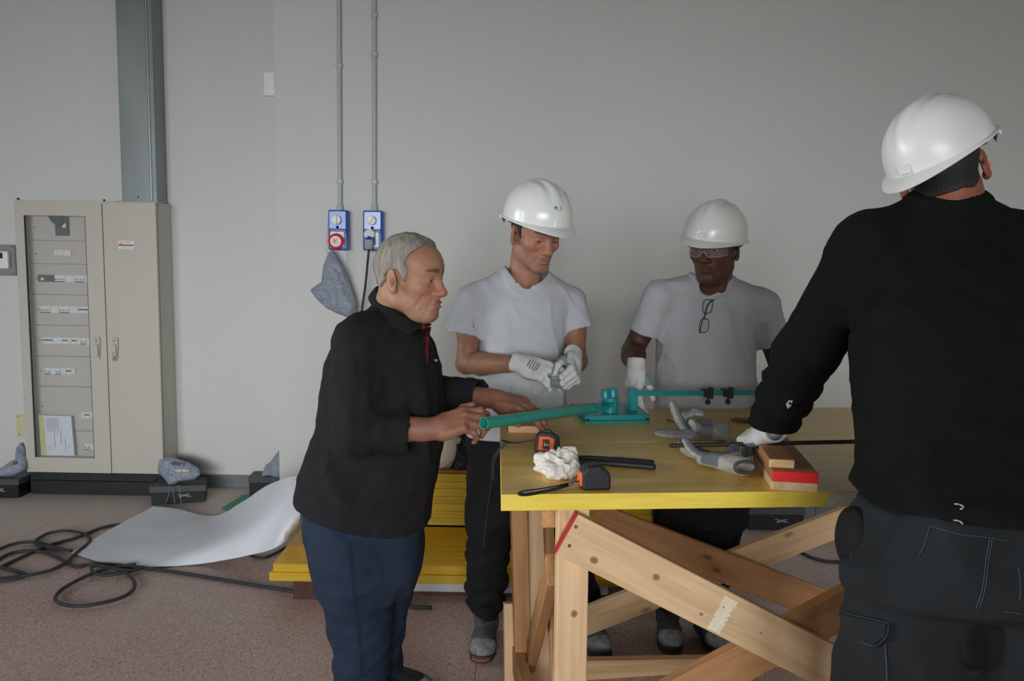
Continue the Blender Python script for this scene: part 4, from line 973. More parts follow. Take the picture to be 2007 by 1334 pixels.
# ---- hard hat
m_hat = mat('white_hat_plastic', c(192, 194, 190), 0.22, var=0.03, vscale=10, coat=0.15)
m_hatg = mat('grey_hat_plastic', c(176, 177, 174), 0.32)
m_strap = mat('grey_suspension', c(150, 154, 158), 0.6); m_band = mat('black_headband', c(20, 20, 22), 0.6)
def hard_hat(name, parent, X, s=1.0, m=None, bill=0.046, back=0.016, marks=None, label=None, lugs=True, inner=True):
    """local: y to the bill, z up, origin at the middle of the rim"""
    m = m or m_hat; a, b, H_ = 0.113, 0.136, 0.130; nu, nvv = 72, 22
    def surf(th, v, off=0.0):
        ph = v*math.pi/2; ct, st = math.cos(th), math.sin(th)       # th=90deg is the front
        e = 0.86; r = math.sin(ph)**e; h = math.cos(ph)**0.92 if v < 1 else 0.0
        x, y, z = a*r*ct, b*r*st*(1.0 if st > 0 else 1.03), H_*h*0.93+0.01*(1-v)
        # raised middle rib running front to back and two side creases
        rib = 0.0085*math.exp(-(x/0.016)**4)*max(0.0, 1-((v-0.30)/0.55)**2)
        side = 0.004*math.exp(-((abs(x)-0.040)/0.010)**2)*max(0.0, 1-((v-0.42)/0.45)**2)
        z += rib+side*0.8; k = 1+off/0.12
        return [x*k, y*k, z+off*0.6]
    def rim(th, t):
        ct, st = math.cos(th), math.sin(th); f = max(0, st)**2.2; g = max(0, -st)**2.0
        wd = 0.007+bill*f+back*g; x = (a+wd*t*0.55)*ct if False else (a+0.008*t)*ct; y = b*st*(1.0 if st > 0 else 1.03)+wd*t*(1 if st > 0 else -1)*abs(st)
        return [x, y, -0.004*t-0.016*f*t*t-0.004*g*t]
    verts = []; rows = []
    def build(off):
        rs_ = []
        for j in range(1, nvv+1):
            rs_.append([len(verts)+i for i in range(nu)]); verts.extend(surf(2*math.pi*i/nu, j/nvv, off) for i in range(nu))
        for t in ((0.35, 0.7, 1.0) if off == 0 else (0.35, 0.7, 0.97)):
            rs_.append([len(verts)+i for i in range(nu)])
            for i in range(nu): p = rim(2*math.pi*i/nu, t); p[2] += off*0.7; verts.append(p)
        top = len(verts); verts.append(surf(0, 0.0001, off)); return rs_, top
    A, ta = build(0.0); B, tb_ = build(-0.0045)
    faces = []
    for R_, tp, fl in ((A, ta, 1), (B, tb_, -1)):
        for i in range(nu): q = (tp, R_[0][i], R_[0][(i+1) % nu]); faces.append(q[::fl])
        for r0, r1 in zip(R_, R_[1:]):
            for i in range(nu): q = (r0[i], r1[i], r1[(i+1) % nu], r0[(i+1) % nu]); faces.append(q[::fl])
    for i in range(nu): faces.append((A[-1][i], B[-1][i], B[-1][(i+1) % nu], A[-1][(i+1) % nu]))
    me = bpy.data.meshes.new(name); XM = np.array(X); vv = (np.array(verts)*s)@XM[:3, :3].T+XM[:3, 3]
    me.from_pydata(vv.tolist(), [], faces); me.shade_smooth(); me.set_sharp_from_angle(angle=math.radians(50))
    hat = link(name, me, m, parent, world=parent is not None)
    if label: hat['label'] = label
    def sub(nm, bm, mm):
        bmesh.ops.transform(bm, matrix=Matrix(XM.tolist()) @ Matrix.Scale(s, 4), verts=bm.verts[:]); return obj(nm, bm, mm, hat, world=parent is not None)
    if lugs:
        for sx in (-1, 1):       # accessory slot boxes above the rim
            bm = prism([(-0.022, 0.003), (0.024, 0.003), (0.020, 0.030), (-0.014, 0.030)], -0.004, 0.006, 0.0015)
            T = Matrix.Translation((sx*0.106, 0.012, 0.004)) @ Matrix.Rotation(math.radians(90 if sx > 0 else -90), 4, 'Z') @ Matrix.Rotation(math.radians(-7), 4, 'X')
            bmesh.ops.transform(bm, matrix=T, verts=bm.verts[:]); sub('accessory_slot', bm, m)
            sub('strap_lug', lathe([(0.0055, -0.0015), (0.0055, 0.0015)], 10, M=Matrix.Translation((sx*0.110, -0.062, -0.010)) @ Matrix.Rotation(math.radians(90), 4, 'Y')), m)
        sub('front_slot', bbox(-0.014, 0.014, b-0.004, b+0.006, 0.004, 0.024, 0.002), m); sub('rear_slot', bbox(-0.014, 0.014, -b*1.03-0.005, -b*1.03+0.004, 0.003, 0.018, 0.002), m)
    if inner:
        bm = bmesh.new(); pts = [(0.088*math.cos(t), -0.006+0.108*math.sin(t), -0.006-0.016*max(0, -math.sin(t))) for t in np.linspace(0, 2*math.pi, 40, endpoint=False)]
        sub('headband', sweep(pts, 0, closed=True, flat=(0.002, 0.024)), m_band)
        for sx in (-1, 1): sub('cradle_strap', sweep([(sx*0.060, -0.118, -0.036), (sx*0.085, -0.095, -0.012), (sx*0.096, -0.070, 0.012)], 0, flat=(0.002, 0.016)), m_strap)
    return hat

# ---- shoes
m_shoe = mat('dusty_black_shoe', c(70, 72, 74), 0.8, var=0.55, vscale=22, bump=0.2, bscale=90); m_sole = mat('shoe_sole', c(48, 48, 50), 0.75, var=0.3, vscale=30)
m_lace = mat('shoe_lace', c(40, 40, 42), 0.8)
def shoe(parent, heel, d, toe_red=False, s=1.0, m=None):
    d = nv((d[0], d[1], 0)); R = np.stack([np.cross(d, (0, 0, 1)), d, (0, 0, 1)], 1); X = xf(R*s, heel)
    def up(P):
        f = ell(P, (0, 0.185, 0.045), (0.049, 0.088, 0.046)); f = smin(f, ell(P, (0, 0.045, 0.055), (0.039, 0.055, 0.060)), 0.04)
        f = smin(f, cone(P, (0, 0.06, 0.06), (0, 0.05, 0.125), 0.042, 0.047), 0.03); f = smin(f, cone(P, (0, 0.08, 0.085), (0, 0.20, 0.050), 0.038, 0.036), 0.03)
        f = smax(f, 0.018-P[..., 2], 0.004); f = smax(f, P[..., 2]-0.108-0.10*np.clip(0.09-P[..., 1], -0.05, 0.05), 0.004); f = smax(f, -cone(P, (0, 0.055, 0.085), (0, 0.05, 0.15), 0.034, 0.040), 0.004)
        f = f-0.0022*np.exp(-((np.abs(P[..., 0])-0.014)/0.0025)**2)*(P[..., 1] > 0.07)*(P[..., 1] < 0.16)
        return f+0.0012*wob(P, 80.0)
    o = sdf_obj('shoe', up, (-0.06, -0.02, 0.0), (0.06, 0.29, 0.14), 0.005, m or m_shoe, parent, xf=X)
    def so(P):
        g = smin(ell(P*A3((1, 1, 0)), (0, 0.190, 0), (0.051, 0.092, 0.2)), ell(P*A3((1, 1, 0)), (0, 0.055, 0), (0.040, 0.062, 0.2)), 0.05)
        g = smax(g, P[..., 2]-0.026-0.012*np.clip((P[..., 1]-0.24)/0.03, 0, 1), 0.004); return smax(g, 0.001-P[..., 2]+0.010*np.clip((P[..., 1]-0.235)/0.05, 0, 1), 0.004)
    def cap(P): return smax(up(P)-0.0016, 0.226-P[..., 1]-0.02*(P[..., 0]/0.04)**2, 0.003)
    sdf_obj('toe_cap', cap, (-0.06, 0.19, 0.01), (0.06, 0.30, 0.10), 0.0045, mat('scuffed_toe', c(112, 114, 114), 0.8, var=0.6, vscale=40, bump=0.2, bscale=90), o, xf=X)
    sl = sdf_obj('sole', so, (-0.065, -0.03, -0.005), (0.065, 0.30, 0.05), 0.005, m_sole, o, xf=X)
    for k in range(5):
        y = 0.095+0.02*k; z = 0.116-0.0115*k+0.002; bm = sweep([(-0.022, y, z-0.006), (0, y+0.008, z+0.003), (0.022, y, z-0.006)], 0.0036, 6)
        bmesh.ops.transform(bm, matrix=Matrix(X.tolist()), verts=bm.verts[:]); obj('lace', bm, m_lace, o, world=True)
    if toe_red:
        bm = sweep([(-0.03, 0.262, 0.022), (-0.015, 0.276, 0.024), (0, 0.281, 0.025), (0.015, 0.276, 0.024), (0.03, 0.262, 0.022)], 0.006, 6)
        bmesh.ops.transform(bm, matrix=Matrix(X.tolist()), verts=bm.verts[:]); obj('toe_guard', bm, mat('toe_red', c(140, 50, 52), 0.6), o, world=True)
    return o
def bounds(pts, pad):
    P_ = np.array([V3(p) for p in pts]); return P_.min(0)-pad, P_.max(0)+pad
m_tee = mat('white_cotton', c(144, 146, 150), 0.9, var=0.04, vscale=14, bump=0.08, bscale=220)
m_knit = mat('charcoal_knit', c(27, 27, 29), 0.95, var=0.25, vscale=30, bump=0.15, bscale=240, spec=0.2)
m_swb = mat('black_sweatshirt', c(11, 12, 12), 0.95, var=0.2, vscale=30, bump=0.12, bscale=240, spec=0.15)
m_jean = mat('dark_blue_denim', c(30, 41, 56), 0.9, var=0.3, vscale=9, bump=0.12, bscale=300, spec=0.2)
m_trb = mat('black_work_cloth', c(19, 19, 20), 0.9, var=0.3, vscale=8, bump=0.12, bscale=240, spec=0.2)
m_trd = mat('dark_grey_work_cloth', c(27, 30, 32), 0.9, var=0.35, vscale=7, bump=0.12, bscale=240, spec=0.2)
m_seam = mat('seam_thread', c(44, 51, 55), 0.9)

def torso_cloth(secs, sh_l, sh_r, neck, arms, cut, folds=(), hem=None, amp=0.004, sh_r_=0.062, cut_dz=-0.01, vneck=None, stretch=(1, 1, 0.45), neck_r=0.07, seed=0.0, nk_up=0.0, nk_rad=0.052, crease=0.004):
    """arms: list of dict(a=shoulder, pts=[...], rs=[...], end=bool cavity)"""
    nk = V3(neck)
    def ncut(P):
        cd = cone(P, nk+np.array([0, 0, cut_dz]), nk+np.array([cut[0], cut[1], 0.30]), neck_r, neck_r*1.1)
        if vneck is not None: cd = smin(cd, cone(P, nk+np.array([0, 0, 0.05]), V3(vneck), neck_r*0.86, 0.006), 0.012)
        return cd
    def fn(P):
        f = loft(P, secs, 2.35)
        for sh in (sh_l, sh_r):
            f = smin(f, cone(P, nk+np.array([0, 0, nk_up]), V3(sh), nk_rad, sh_r_), 0.045)
        for A_ in arms:
            g = chain(P, [V3(p) for p in A_['pts']], A_['rs'], 0.03)
            e, e1 = V3(A_['pts'][-1]), V3(A_['pts'][-2]); d = nv(e-e1)
            g = smax(g, plane(P, e, d), 0.004)
            if A_.get('folds'):
                t = (P-A3(e1))@A3(d); g = g+A_['folds'][1]*np.sin(t*A_['folds'][0]+3*wob(P, 14.0, seed))*np.exp(-(t-np.linalg.norm(e-e1)*0.6)**2/0.02)
            g = smin(f, g, A_.get('k', 0.035)); f = g
        sv = A3(stretch); W = wob(P*sv, 30.0, seed)*0.6+wob(P*sv, 62.0, seed+2)*0.4
        cd = ncut(P); calm = np.clip((cd-0.01)/0.06, 0, 1); f = f+amp*W*calm
        r1 = 1-np.abs(wob(P*A3((1.0, 1.0, 0.55))+0.02*wob(P, 18.0, seed+4)[..., None], 27.0, seed+1)); r2 = 1-np.abs(wob(P*A3((0.7, 0.7, 1.3)), 38.0, seed+7))
        f = f-calm*crease*(r1**5+0.6*r2**6)
        for q in folds: f = f+ridge(P, V3(q[0]), V3(q[1]), q[2]*0.9, q[3]*1.7)
        for A_ in arms:
            e, e1 = V3(A_['pts'][-1]), V3(A_['pts'][-2]); d = nv(e-e1); r = A_['rs'][-1]
            f = smax(f, -cone(P, e-d*0.03, e+d*0.05, r-0.011, r-0.008), 0.003)
            te = plane(P, e, d); f = np.where(np.abs(te) < 0.3, f-0.0012*np.exp(-((te+0.018)/0.004)**2)*(cone(P, e1, e, r+0.02, r+0.02) < 0), f)
        f = f-0.0012*np.exp(-((cd-0.012)/0.009)**4)
        f = smax(f, -cd, 0.004)
        if hem is not None:
            hz = hem(P) if callable(hem) else hem; f = smax(f, hz-P[..., 2], 0.006)
        return f
    fn.ncut = ncut
    return fn
def neck_band(fn, neck, m, parent, wd=0.020, out=0.003, reach=0.13, h=0.0042):
    """ribbed band along the neckline"""
    def g(P):
        cd = fn.ncut(P); return smax(fn(P)-out, np.maximum(-cd-0.001, cd-wd), 0.003)
    n = V3(neck); return sdf_obj('collar', g, n-np.array([reach, reach, 0.10]), n+np.array([reach, reach, 0.07]), h, m, parent)
def leg_cloth(hipc, hips, legs, amp=0.006, seed=0.0, wr=1.0):
    """hips: loft sections; legs: list of (pts, rs)"""
    def fn(P):
        f = loft(P, hips, 2.3); S_ = P*A3((1, 1, 0.7))
        for pts, rs in legs:
            g = chain(P, [V3(p) for p in pts], rs, 0.04); e = V3(pts[-1]); d = nv(e-V3(pts[-2])); g = smax(g, plane(P, e, d), 0.006)
            kn = V3(pts[len(pts)//2]); 
            for c0, w_, aa in ((kn, 0.07, 0.006), (e+np.array([0, 0, 0.07]), 0.09, 0.011)):
                dz = P[..., 2]-c0[2]; g = g+wr*aa*np.sin(dz*85+6*wob(P*A3((1.5, 1.5, 0.6)), 14.0, seed+c0[0]))*np.exp(-(dz/w_)**2)
            f = smin(f, g, 0.035)
        f = f+amp*(wob(S_, 22.0, seed)*0.6+wob(S_, 50.0, seed+3)*0.4)
        r1 = 1-np.abs(wob(P*A3((1.0, 1.0, 0.8))+0.02*wob(P, 15.0, seed+4)[..., None], 24.0, seed+1)); return f-0.008*r1**5
    return fn
def sec(xl_, xr_, py, Y, b_, yaw=0.0):
    p, q = at(xl_, py, Y), at(xr_, py, Y); return ((p.z+q.z)/2, (p.x+q.x)/2, Y, (q.x-p.x)/2, b_, yaw)
def secs(rows): return sorted([sec(*r) for r in rows], key=lambda r: r[0])
def on_surf(fn, px, py, Y0, Y1, lift=0.0):
    a, b_ = V3(at(px, py, Y0)), V3(at(px, py, Y1)); t = np.linspace(0, 1, 400)[:, None]; P = (a+(b_-a)*t).astype(np.float32)[None]
    f = fn(P)[0]; i = np.argmax(f < 0) if (f < 0).any() else 200
    return Vector(P[0, max(0, i-1)]-nv(b_-a)*lift)
def seam(name, fn, pix, Y0, Y1, r, m, parent, n=5, lift=0.0):
    pix = [(v.x, v.y) for v in spline([(p[0], p[1], 0) for p in pix], n)]
    return obj(name, sweep([on_surf(fn, x, y, Y0, Y1, lift) for x, y in pix], r, 6), m, parent, world=True, smooth=True)
def sdf_box(pts, pad): lo, hi = bounds(pts, pad); return lo, hi
def loft_bounds(S_, pts, pad):
    S_ = np.array(S_); P_ = [V3(p) for p in pts]
    for r in S_: P_ += [np.array([r[1]-r[3], r[2]-r[4], r[0]]), np.array([r[1]+r[3], r[2]+r[4], r[0]])]
    P_ = np.array(P_); return P_.min(0)-pad, P_.max(0)+pad
def head_parts(par, o, fw, ctr, s, up=(0, 0, 1), iris=(0.03, 0.018, 0.01), gaze=(0, 1, -0.2), neck_world=None):
    R = face_frame(fw, up); X = xf(R*s, ctr)
    nb = (R.T@(V3(neck_world)-V3(ctr)))/s; o['neck'] = tuple(nb); par['_n'] = [float(v) for v in nb]
    zlo = min(-0.16, nb[2]-0.05); lo = (-0.105-abs(min(0, nb[0])), min(-0.125, nb[1]-0.075), zlo); hi = (0.105+max(0, nb[0]), 0.132, 0.125)
    eye_mesh(par, X, s, iris, gaze)
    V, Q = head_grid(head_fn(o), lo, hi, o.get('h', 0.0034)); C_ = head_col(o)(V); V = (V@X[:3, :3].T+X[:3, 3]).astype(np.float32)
    return X, (V, Q, C_)
def hair_obj(par, X, poly, thick, m, strand=0.0015, sfreq=70.0, lo=(-0.10, -0.13, -0.11), hi=(0.10, 0.12, 0.135), h=0.0032, flow=(1, 1, 0.25), neck=(0, -0.06, -0.12), nr=0.056, name='hair'):
    def fn(P):
        S = P.copy(); S[..., 0] = np.abs(S[..., 0]); f = cranium(S)
        g = cone(P, (0, -0.032, -0.050), neck, nr*0.98, nr*1.05); f = smin(f, g, 0.022)
        q = P*A3(flow); t = thick*(0.85+0.3*wob(P, 25.0, 2.0)); f = f-t+strand*(np.sin(wob(q, sfreq, 1.0)*5)*0.6+wob(q, sfreq*2.2, 3.0))
        e = poly2(P[..., 1], P[..., 2], poly)+0.004*wob(P, 120.0, 5.0); f = smax(f, e, 0.005)
        ear = ell(S, (0.086, -0.004, -0.012), (0.022, 0.021, 0.036)); return smax(f, -ear, 0.004)
    return sdf_obj(name, fn, lo, hi, h, m, par, xf=X)
def glove(par, R, wrist, side, curls, s, white=(162, 163, 162), grey=(100, 114, 115), coat_z=-0.002, label=None, h=0.0032, m=None, grow=0.0016, flat=1.2, **kw):
    fn0, ch = hand_fn(R, wrist, side, curls, s, grow, **kw); w_ = V3(wrist); Rn = np.asarray(R)
    def fn(P):
        f = fn0(P); Q = ((P-A3(w_))@A3(Rn))/s
        f = smin(f, cone(Q*A3((1, 1, flat)), (0, -0.035, 0), (0, 0.02, 0), 0.034+grow, 0.032)*s, 0.012); f = smax(f, -(Q[..., 1]+0.035), 0.003)
        f = smax(f, -cone(Q*A3((1, 1, flat)), (0, -0.06, 0), (0, -0.01, 0), 0.029+grow*0.5, 0.026)*s, 0.002)
        return f+0.0007*wob(P, 120.0)+0.0006*np.sin(Q[..., 1]*600)*(Q[..., 1] < 0.0)
    lo, hi = hand_box(R, wrist, ch, s); wh, gr = np.array(c(*white)[:3]), np.array(c(*grey)[:3])
    def col(V):
        Q = ((V-w_)@Rn)/s; d = np.full(len(V), -0.02)
        # palm and finger-pad side of each bone carries the grey coating
        best = np.full(len(V), 1e9); lz = np.zeros(len(V))
        for pts, rs in ch:
            for a, b_ in zip(pts[1:], pts[2:]):
                a, b_ = np.array(a), np.array(b_); ab = b_-a; t = np.clip(((Q-a)@ab)/(ab@ab), 0, 1); q = Q-(a+t[:, None]*ab); dist = np.linalg.norm(q, axis=1)
                dn = nv(ab); up = np.array([0, 0, 1.0]); up = up-dn*(up@dn); up = nv(up) if np.linalg.norm(up) > 0.2 else nv(np.array([0, 1.0, 0])); lv = q@up/np.maximum(dist, 1e-6)
                m_ = dist < best; best = np.where(m_, dist, best); lz = np.where(m_, lv*0.01, lz)
        palm = (Q[:, 1] < 0.075) & (best > 0.013); lz = np.where(palm, Q[:, 2]-coat_z, lz)
        k = np.clip((-0.001-lz)/0.002, 0, 1)*np.clip((Q[:, 1]-0.012)/0.006, 0, 1)
        return wh*(1-k[:, None])+gr*k[:, None]
    V, Q = nets(fn, lo, hi, h); o = link('glove', np_mesh('glove', V, Q, col(V)), m or m_glove, par, world=par is not None)
    if label: o['label'] = label
    o_fields[o.name] = fn
    return o, ch
o_fields = {}
m_glove = mat('work_glove_knit', (0.5, 0.5, 0.5, 1), 0.85, attr=True, var=0.08, vscale=60, bump=0.12, bscale=300)
RELAX = [(22, 28, 18), (26, 32, 20), (30, 34, 20), (34, 34, 20)]
def body_core(secs_, legs, sk, inset=0.02):
    """coarse trunk and legs under the clothes, so the body is whole"""
    S_ = [(r[0], r[1], r[2], r[3]-inset-0.012, r[4]-inset-0.012, r[5]) for r in secs_]
    def fn(P):
        f = loft(P, S_, 2.2)
        for pts, rs in legs: f = smin(f, chain(P, [V3(p) for p in pts], [max(0.03, r-inset-0.01) for r in rs], 0.03), 0.04)
        return f
    allp = [p for pts, _ in legs for p in pts]; lo, hi = loft_bounds(S_, allp, 0.08); lo[2] = max(lo[2], 0.02); return skin_part(fn, lo, hi, 0.016, sk)

# =============================================================== man with grey hair (left)
SK1 = c(138, 100, 80); SK1D = c(116, 80, 64)
m1 = thing('person', 'grey-haired older man in a charcoal sweater and blue jeans working the lever', 'person', (-0.47, 2.45, 0))
h1c = at(803, 543, 2.33)
nk1 = at(772, 612, 2.39)
X1, hp1 = head_parts(m1, dict(skin=SK1, lip=c(130, 88, 74), brow=c(62, 52, 46), stubble=c(128, 104, 92), stub_amt=0.35, age=1.0, nose=1.12, jaw=1.06, ear=1.12, jowl=True, neck_r=0.060, lid=0.0005, brow_w=1.25, lips=0.72),
                     (0.93, -0.36, -0.06), h1c, 1.05, neck_world=nk1, gaze=(0.0, 1, -0.15))
S1 = secs([(606, 830, 1085, 2.40, 0.175), (592, 838, 1030, 2.40, 0.18), (583, 846, 980, 2.40, 0.185), (588, 857, 930, 2.40, 0.19), (608, 864, 880, 2.40, 0.19), (625, 867, 830, 2.40, 0.19),
           (632, 868, 770, 2.40, 0.185), (640, 862, 715, 2.40, 0.18), (662, 846, 668, 2.40, 0.165), (695, 825, 632, 2.40, 0.13)])
sh1r, el1r, wr1r = at(706, 668, 2.26), at(700, 842, 2.22), at(852, 839, 2.22)
sh1l, el1l, wr1l = at(796, 662, 2.56), at(828, 768, 2.60), at(972, 782, 2.46)
cu1r = at(804, 846, 2.222); cu1l = at(942, 776, 2.485)
p_hb, p_hf = at(600, 1012, 2.40), at(828, 1052, 2.40)
hem1 = lambda P: p_hb.z+(P[..., 0]-p_hb.x)/(p_hf.x-p_hb.x)*(p_hf.z-p_hb.z)+0.055-0.018*np.clip(1-((P[..., 0]-(p_hb.x+p_hf.x)/2-0.03)/0.2)**2, 0, 1)
f_sw = torso_cloth(S1, sh1l, sh1r, nk1, [
    dict(pts=[sh1r, (sh1r+el1r)/2, el1r, cu1r], rs=[0.076, 0.070, 0.065, 0.061], folds=(140, 0.002), k=0.03),
    dict(pts=[sh1l, el1l, cu1l], rs=[0.07, 0.062, 0.056], folds=(120, 0.002), k=0.03)],
    (0.03, 0.0), folds=[(at(690, 840, 2.1), at(790, 800, 2.15), 0.012, 0.006), (at(700, 860, 2.1), at(760, 870, 2.15), 0.012, -0.006), (at(760, 720, 2.2), at(790, 640, 2.2), 0.02, 0.006),
                        (at(620, 900, 2.2), at(680, 1000, 2.2), 0.03, 0.008), (at(830, 720, 2.25), at(850, 900, 2.25), 0.03, 0.006)],
    hem=hem1, amp=0.005, sh_r_=0.066, neck_r=0.066, seed=1.0, cut_dz=-0.03)
lo, hi = loft_bounds(S1, [sh1r, el1r, cu1r, sh1l, el1l, cu1l, nk1], 0.09)
# elbow cavities would notch the sleeve: the inner chains overlap there, so the cut ends only matter at the cuffs
sweater = sdf_obj('sweater', f_sw, lo, hi, 0.007, m_knit, m1); sweater['label'] = 'charcoal polo sweater with a half-open placket'
# folded collar round the neck, and the red shirt underneath
m_redsh = mat('dark_red_cotton', c(104, 30, 36), 0.9, bump=0.1, bscale=200)
def strip(name, top, bot, m, parent, th=0.006):
    """cloth strip between two curves of points, given thickness"""
    T_, B_ = spline(top, 5), spline(bot, 5); bm = bmesh.new(); rows = []
    for t, b_ in zip(T_, B_):
        o_ = Vector((t.x-h1c.x, t.y-h1c.y, 0)).normalized()*0.006
        rows.append([bm.verts.new(p) for p in (t, t.lerp(b_, 0.15)+o_, t.lerp(b_, 0.5)+o_*1.3, t.lerp(b_, 0.85)+o_, b_)])
    for a_, b_ in zip(rows, rows[1:]):
        for k in range(4): bm.faces.new((a_[k], a_[k+1], b_[k+1], b_[k]))
    bmesh.ops.recalc_face_normals(bm, faces=bm.faces[:]); bmesh.ops.solidify(bm, geom=bm.faces[:], thickness=th)
    return obj(name, bm, m, parent, world=True, smooth=True)
ctop = [at(768, 560, 2.50), at(745, 558, 2.46), at(738, 564, 2.40), at(748, 580, 2.34), at(772, 604, 2.295), at(800, 620, 2.285), at(826, 632, 2.30)]
cbot = [at(760, 590, 2.53), at(732, 580, 2.50), at(722, 586, 2.41), at(734, 606, 2.31), at(760, 634, 2.262), at(798, 655, 2.245), at(818, 646, 2.255)]
cl1 = strip('collar', ctop, cbot, m_knit, sweater)
strip('shirt_collar', [at(784, 606, 2.318), at(806, 619, 2.312), at(826, 630, 2.318)], [at(784, 618, 2.312), at(808, 630, 2.302), at(828, 645, 2.305)], m_redsh, m1, 0.004)
strip('shirt_collar', [at(818, 624, 2.36), at(830, 624, 2.38), at(842, 634, 2.40)], [at(822, 640, 2.33), at(832, 644, 2.35), at(843, 638, 2.385)], m_redsh, m1, 0.004)
# open placket: dark red strip down the chest
pk = [on_surf(f_sw, x, y, 2.0, 2.6) for x, y in ((833, 640), (832, 660), (834, 685), (838, 712))]
bm = bmesh.new(); wds = [0.020, 0.015, 0.009, 0.002]; vs = []
for p, w_ in zip(pk, wds): vs.append([bm.verts.new(p+Vector((sx*w_, -0.002, 0))) for sx in (-1, 1)])
for a, b_ in zip(vs, vs[1:]): bm.faces.new((a[0], a[1], b_[1], b_[0]))
bmesh.ops.solidify(bm, geom=bm.faces[:], thickness=0.003); obj('shirt_front', bm, m_redsh, m1, world=True)
seam('placket_edge', f_sw, [(829, 640), (829, 665), (836, 712)], 2.0, 2.6, 0.003, m_knit, sweater)
lg = on_surf(f_sw, 853, 706, 2.0, 2.7); bm = cbox(0.016, 0.003, 0.007, 0.001); o = obj('chest_logo', bm, mat('logo_grey', c(110, 112, 116), 0.8), sweater, world=True); o.location = lg; o.rotation_euler = (0, 0, 0.5)
# arms and bare hands
R1r = hand_frame(V3(at(938, 812, 2.20))-V3(wr1r), (0.15, -0.62, 0.77)); R1l = hand_frame(V3(at(1052, 800, 2.40))-V3(wr1l), (0.15, -0.35, 0.93))
CU1R = [(30, 42, 25), (38, 48, 28), (44, 52, 28), (48, 50, 28)]; CU1L = [(16, 22, 14), (20, 26, 16), (24, 28, 16), (30, 30, 18)]
arms1 = []
for el, wr, R_, side, cu, kw, mid in ((el1r, wr1r, R1r, -1, CU1R, dict(thumb=((0.35, 0.9, 0.05), (0.15, 0.98, -0.1))), cu1r), (el1l, wr1l, R1l, 1, CU1L, dict(thumb=((0.40, 0.88, -0.2), (0.1, 0.97, -0.2))), cu1l)):
    hf, ch = hand_fn(R_, wr, side, cu, 1.06, 0.001, **kw); e0 = V3(el)+(V3(wr)-V3(el))*0.25; w_ = V3(wr)
    fa = lambda P, hf=hf, e0=e0, w_=w_: smin(hf(P), chain(P, [e0, e0+(w_-e0)*0.35, w_], [0.038, 0.041, 0.031], 0.02), 0.015)+0.0006*wob(P, 130.0)
    lo, hi = hand_box(R_, wr, ch, 1.06, 0.03); lo = np.minimum(lo, e0-0.06); hi = np.maximum(hi, e0+0.06)
    arms1.append(skin_part(fa, lo, hi, 0.0036, SK1D)); 
    nails_on(R_, wr, ch, 1.06, mat('fingernail', c(150, 112, 94), 0.35), m1, skip=(4,))
# jeans
hip1n, kn1n, an1n = at(692, 1085, 2.32), at(706, 1215, 2.37), at(716, 1330, 2.42); an1n.z = 0.055
hip1f, kn1f, an1f = at(752, 1090, 2.50), at(738, 1215, 2.52), at(742, 1330, 2.55); an1f.z = 0.055; an1n.x -= 0.01
J1 = secs([(598, 828, 1000, 2.40, 0.16), (604, 830, 1060, 2.40, 0.165), (612, 826, 1110, 2.40, 0.16), (630, 812, 1150, 2.40, 0.14)])
L1 = [([hip1n, hip1n.lerp(kn1n, 0.5), kn1n, an1n], [0.115, 0.105, 0.092, 0.084]), ([hip1f, hip1f.lerp(kn1f, 0.5), kn1f, an1f], [0.105, 0.098, 0.088, 0.082])]
f_j = leg_cloth(None, J1, L1, 0.004, 2.0, wr=0.35); lo, hi = loft_bounds(J1, [p for a, _ in L1 for p in a], 0.13); lo[2] = 0.02; hi[2] -= 0.08
jeans = sdf_obj('jeans', f_j, lo, hi, 0.009, m_jean, m1)
m_stitch = mat('denim_seam', c(17, 24, 36), 0.9)
for dx in (0, 5): seam('side_seam', f_j, [(682+dx, 1062), (688+dx, 1120), (694+dx, 1180), (702+dx, 1250), (708+dx, 1325)], 2.0, 2.7, 0.0015, m_stitch, jeans)
for an, hd in ((an1n, (-0.09, 0.02)), (an1f, (-0.09, 0.02))): shoe(m1, (an.x-0.055, an.y+0.015, 0.0), (0.95, -0.3, 0), m=mat('black_shoe', c(24, 24, 26), 0.6))
joined('body', [hp1]+arms1+[body_core(S1, L1, SK1)], m_skin, m1)
m_hair1 = mat('grey_hair', c(128, 124, 114), 0.7, col2=c(92, 88, 80), vscale=90, stretch=(1, 1, 0.2), bump=0.3, bscale=220)
# (forward, up) outline of the hair seen from the side: receding at the temple
hair_obj(m1, X1, [(0.052, 0.110), (0.058, 0.090), (0.030, 0.062), (0.026, 0.045), (0.034, 0.022), (0.030, -0.010), (0.016, -0.008), (0.010, 0.012), (-0.020, 0.020), (-0.038, 0.006), (-0.042, -0.012), (-0.062, -0.030), (-0.12, -0.030), (-0.14, 0.05), (-0.09, 0.15), (0.03, 0.15)], 0.0095, m_hair1, strand=0.0016, sfreq=90, neck=tuple(m1['_n']), nr=0.060)

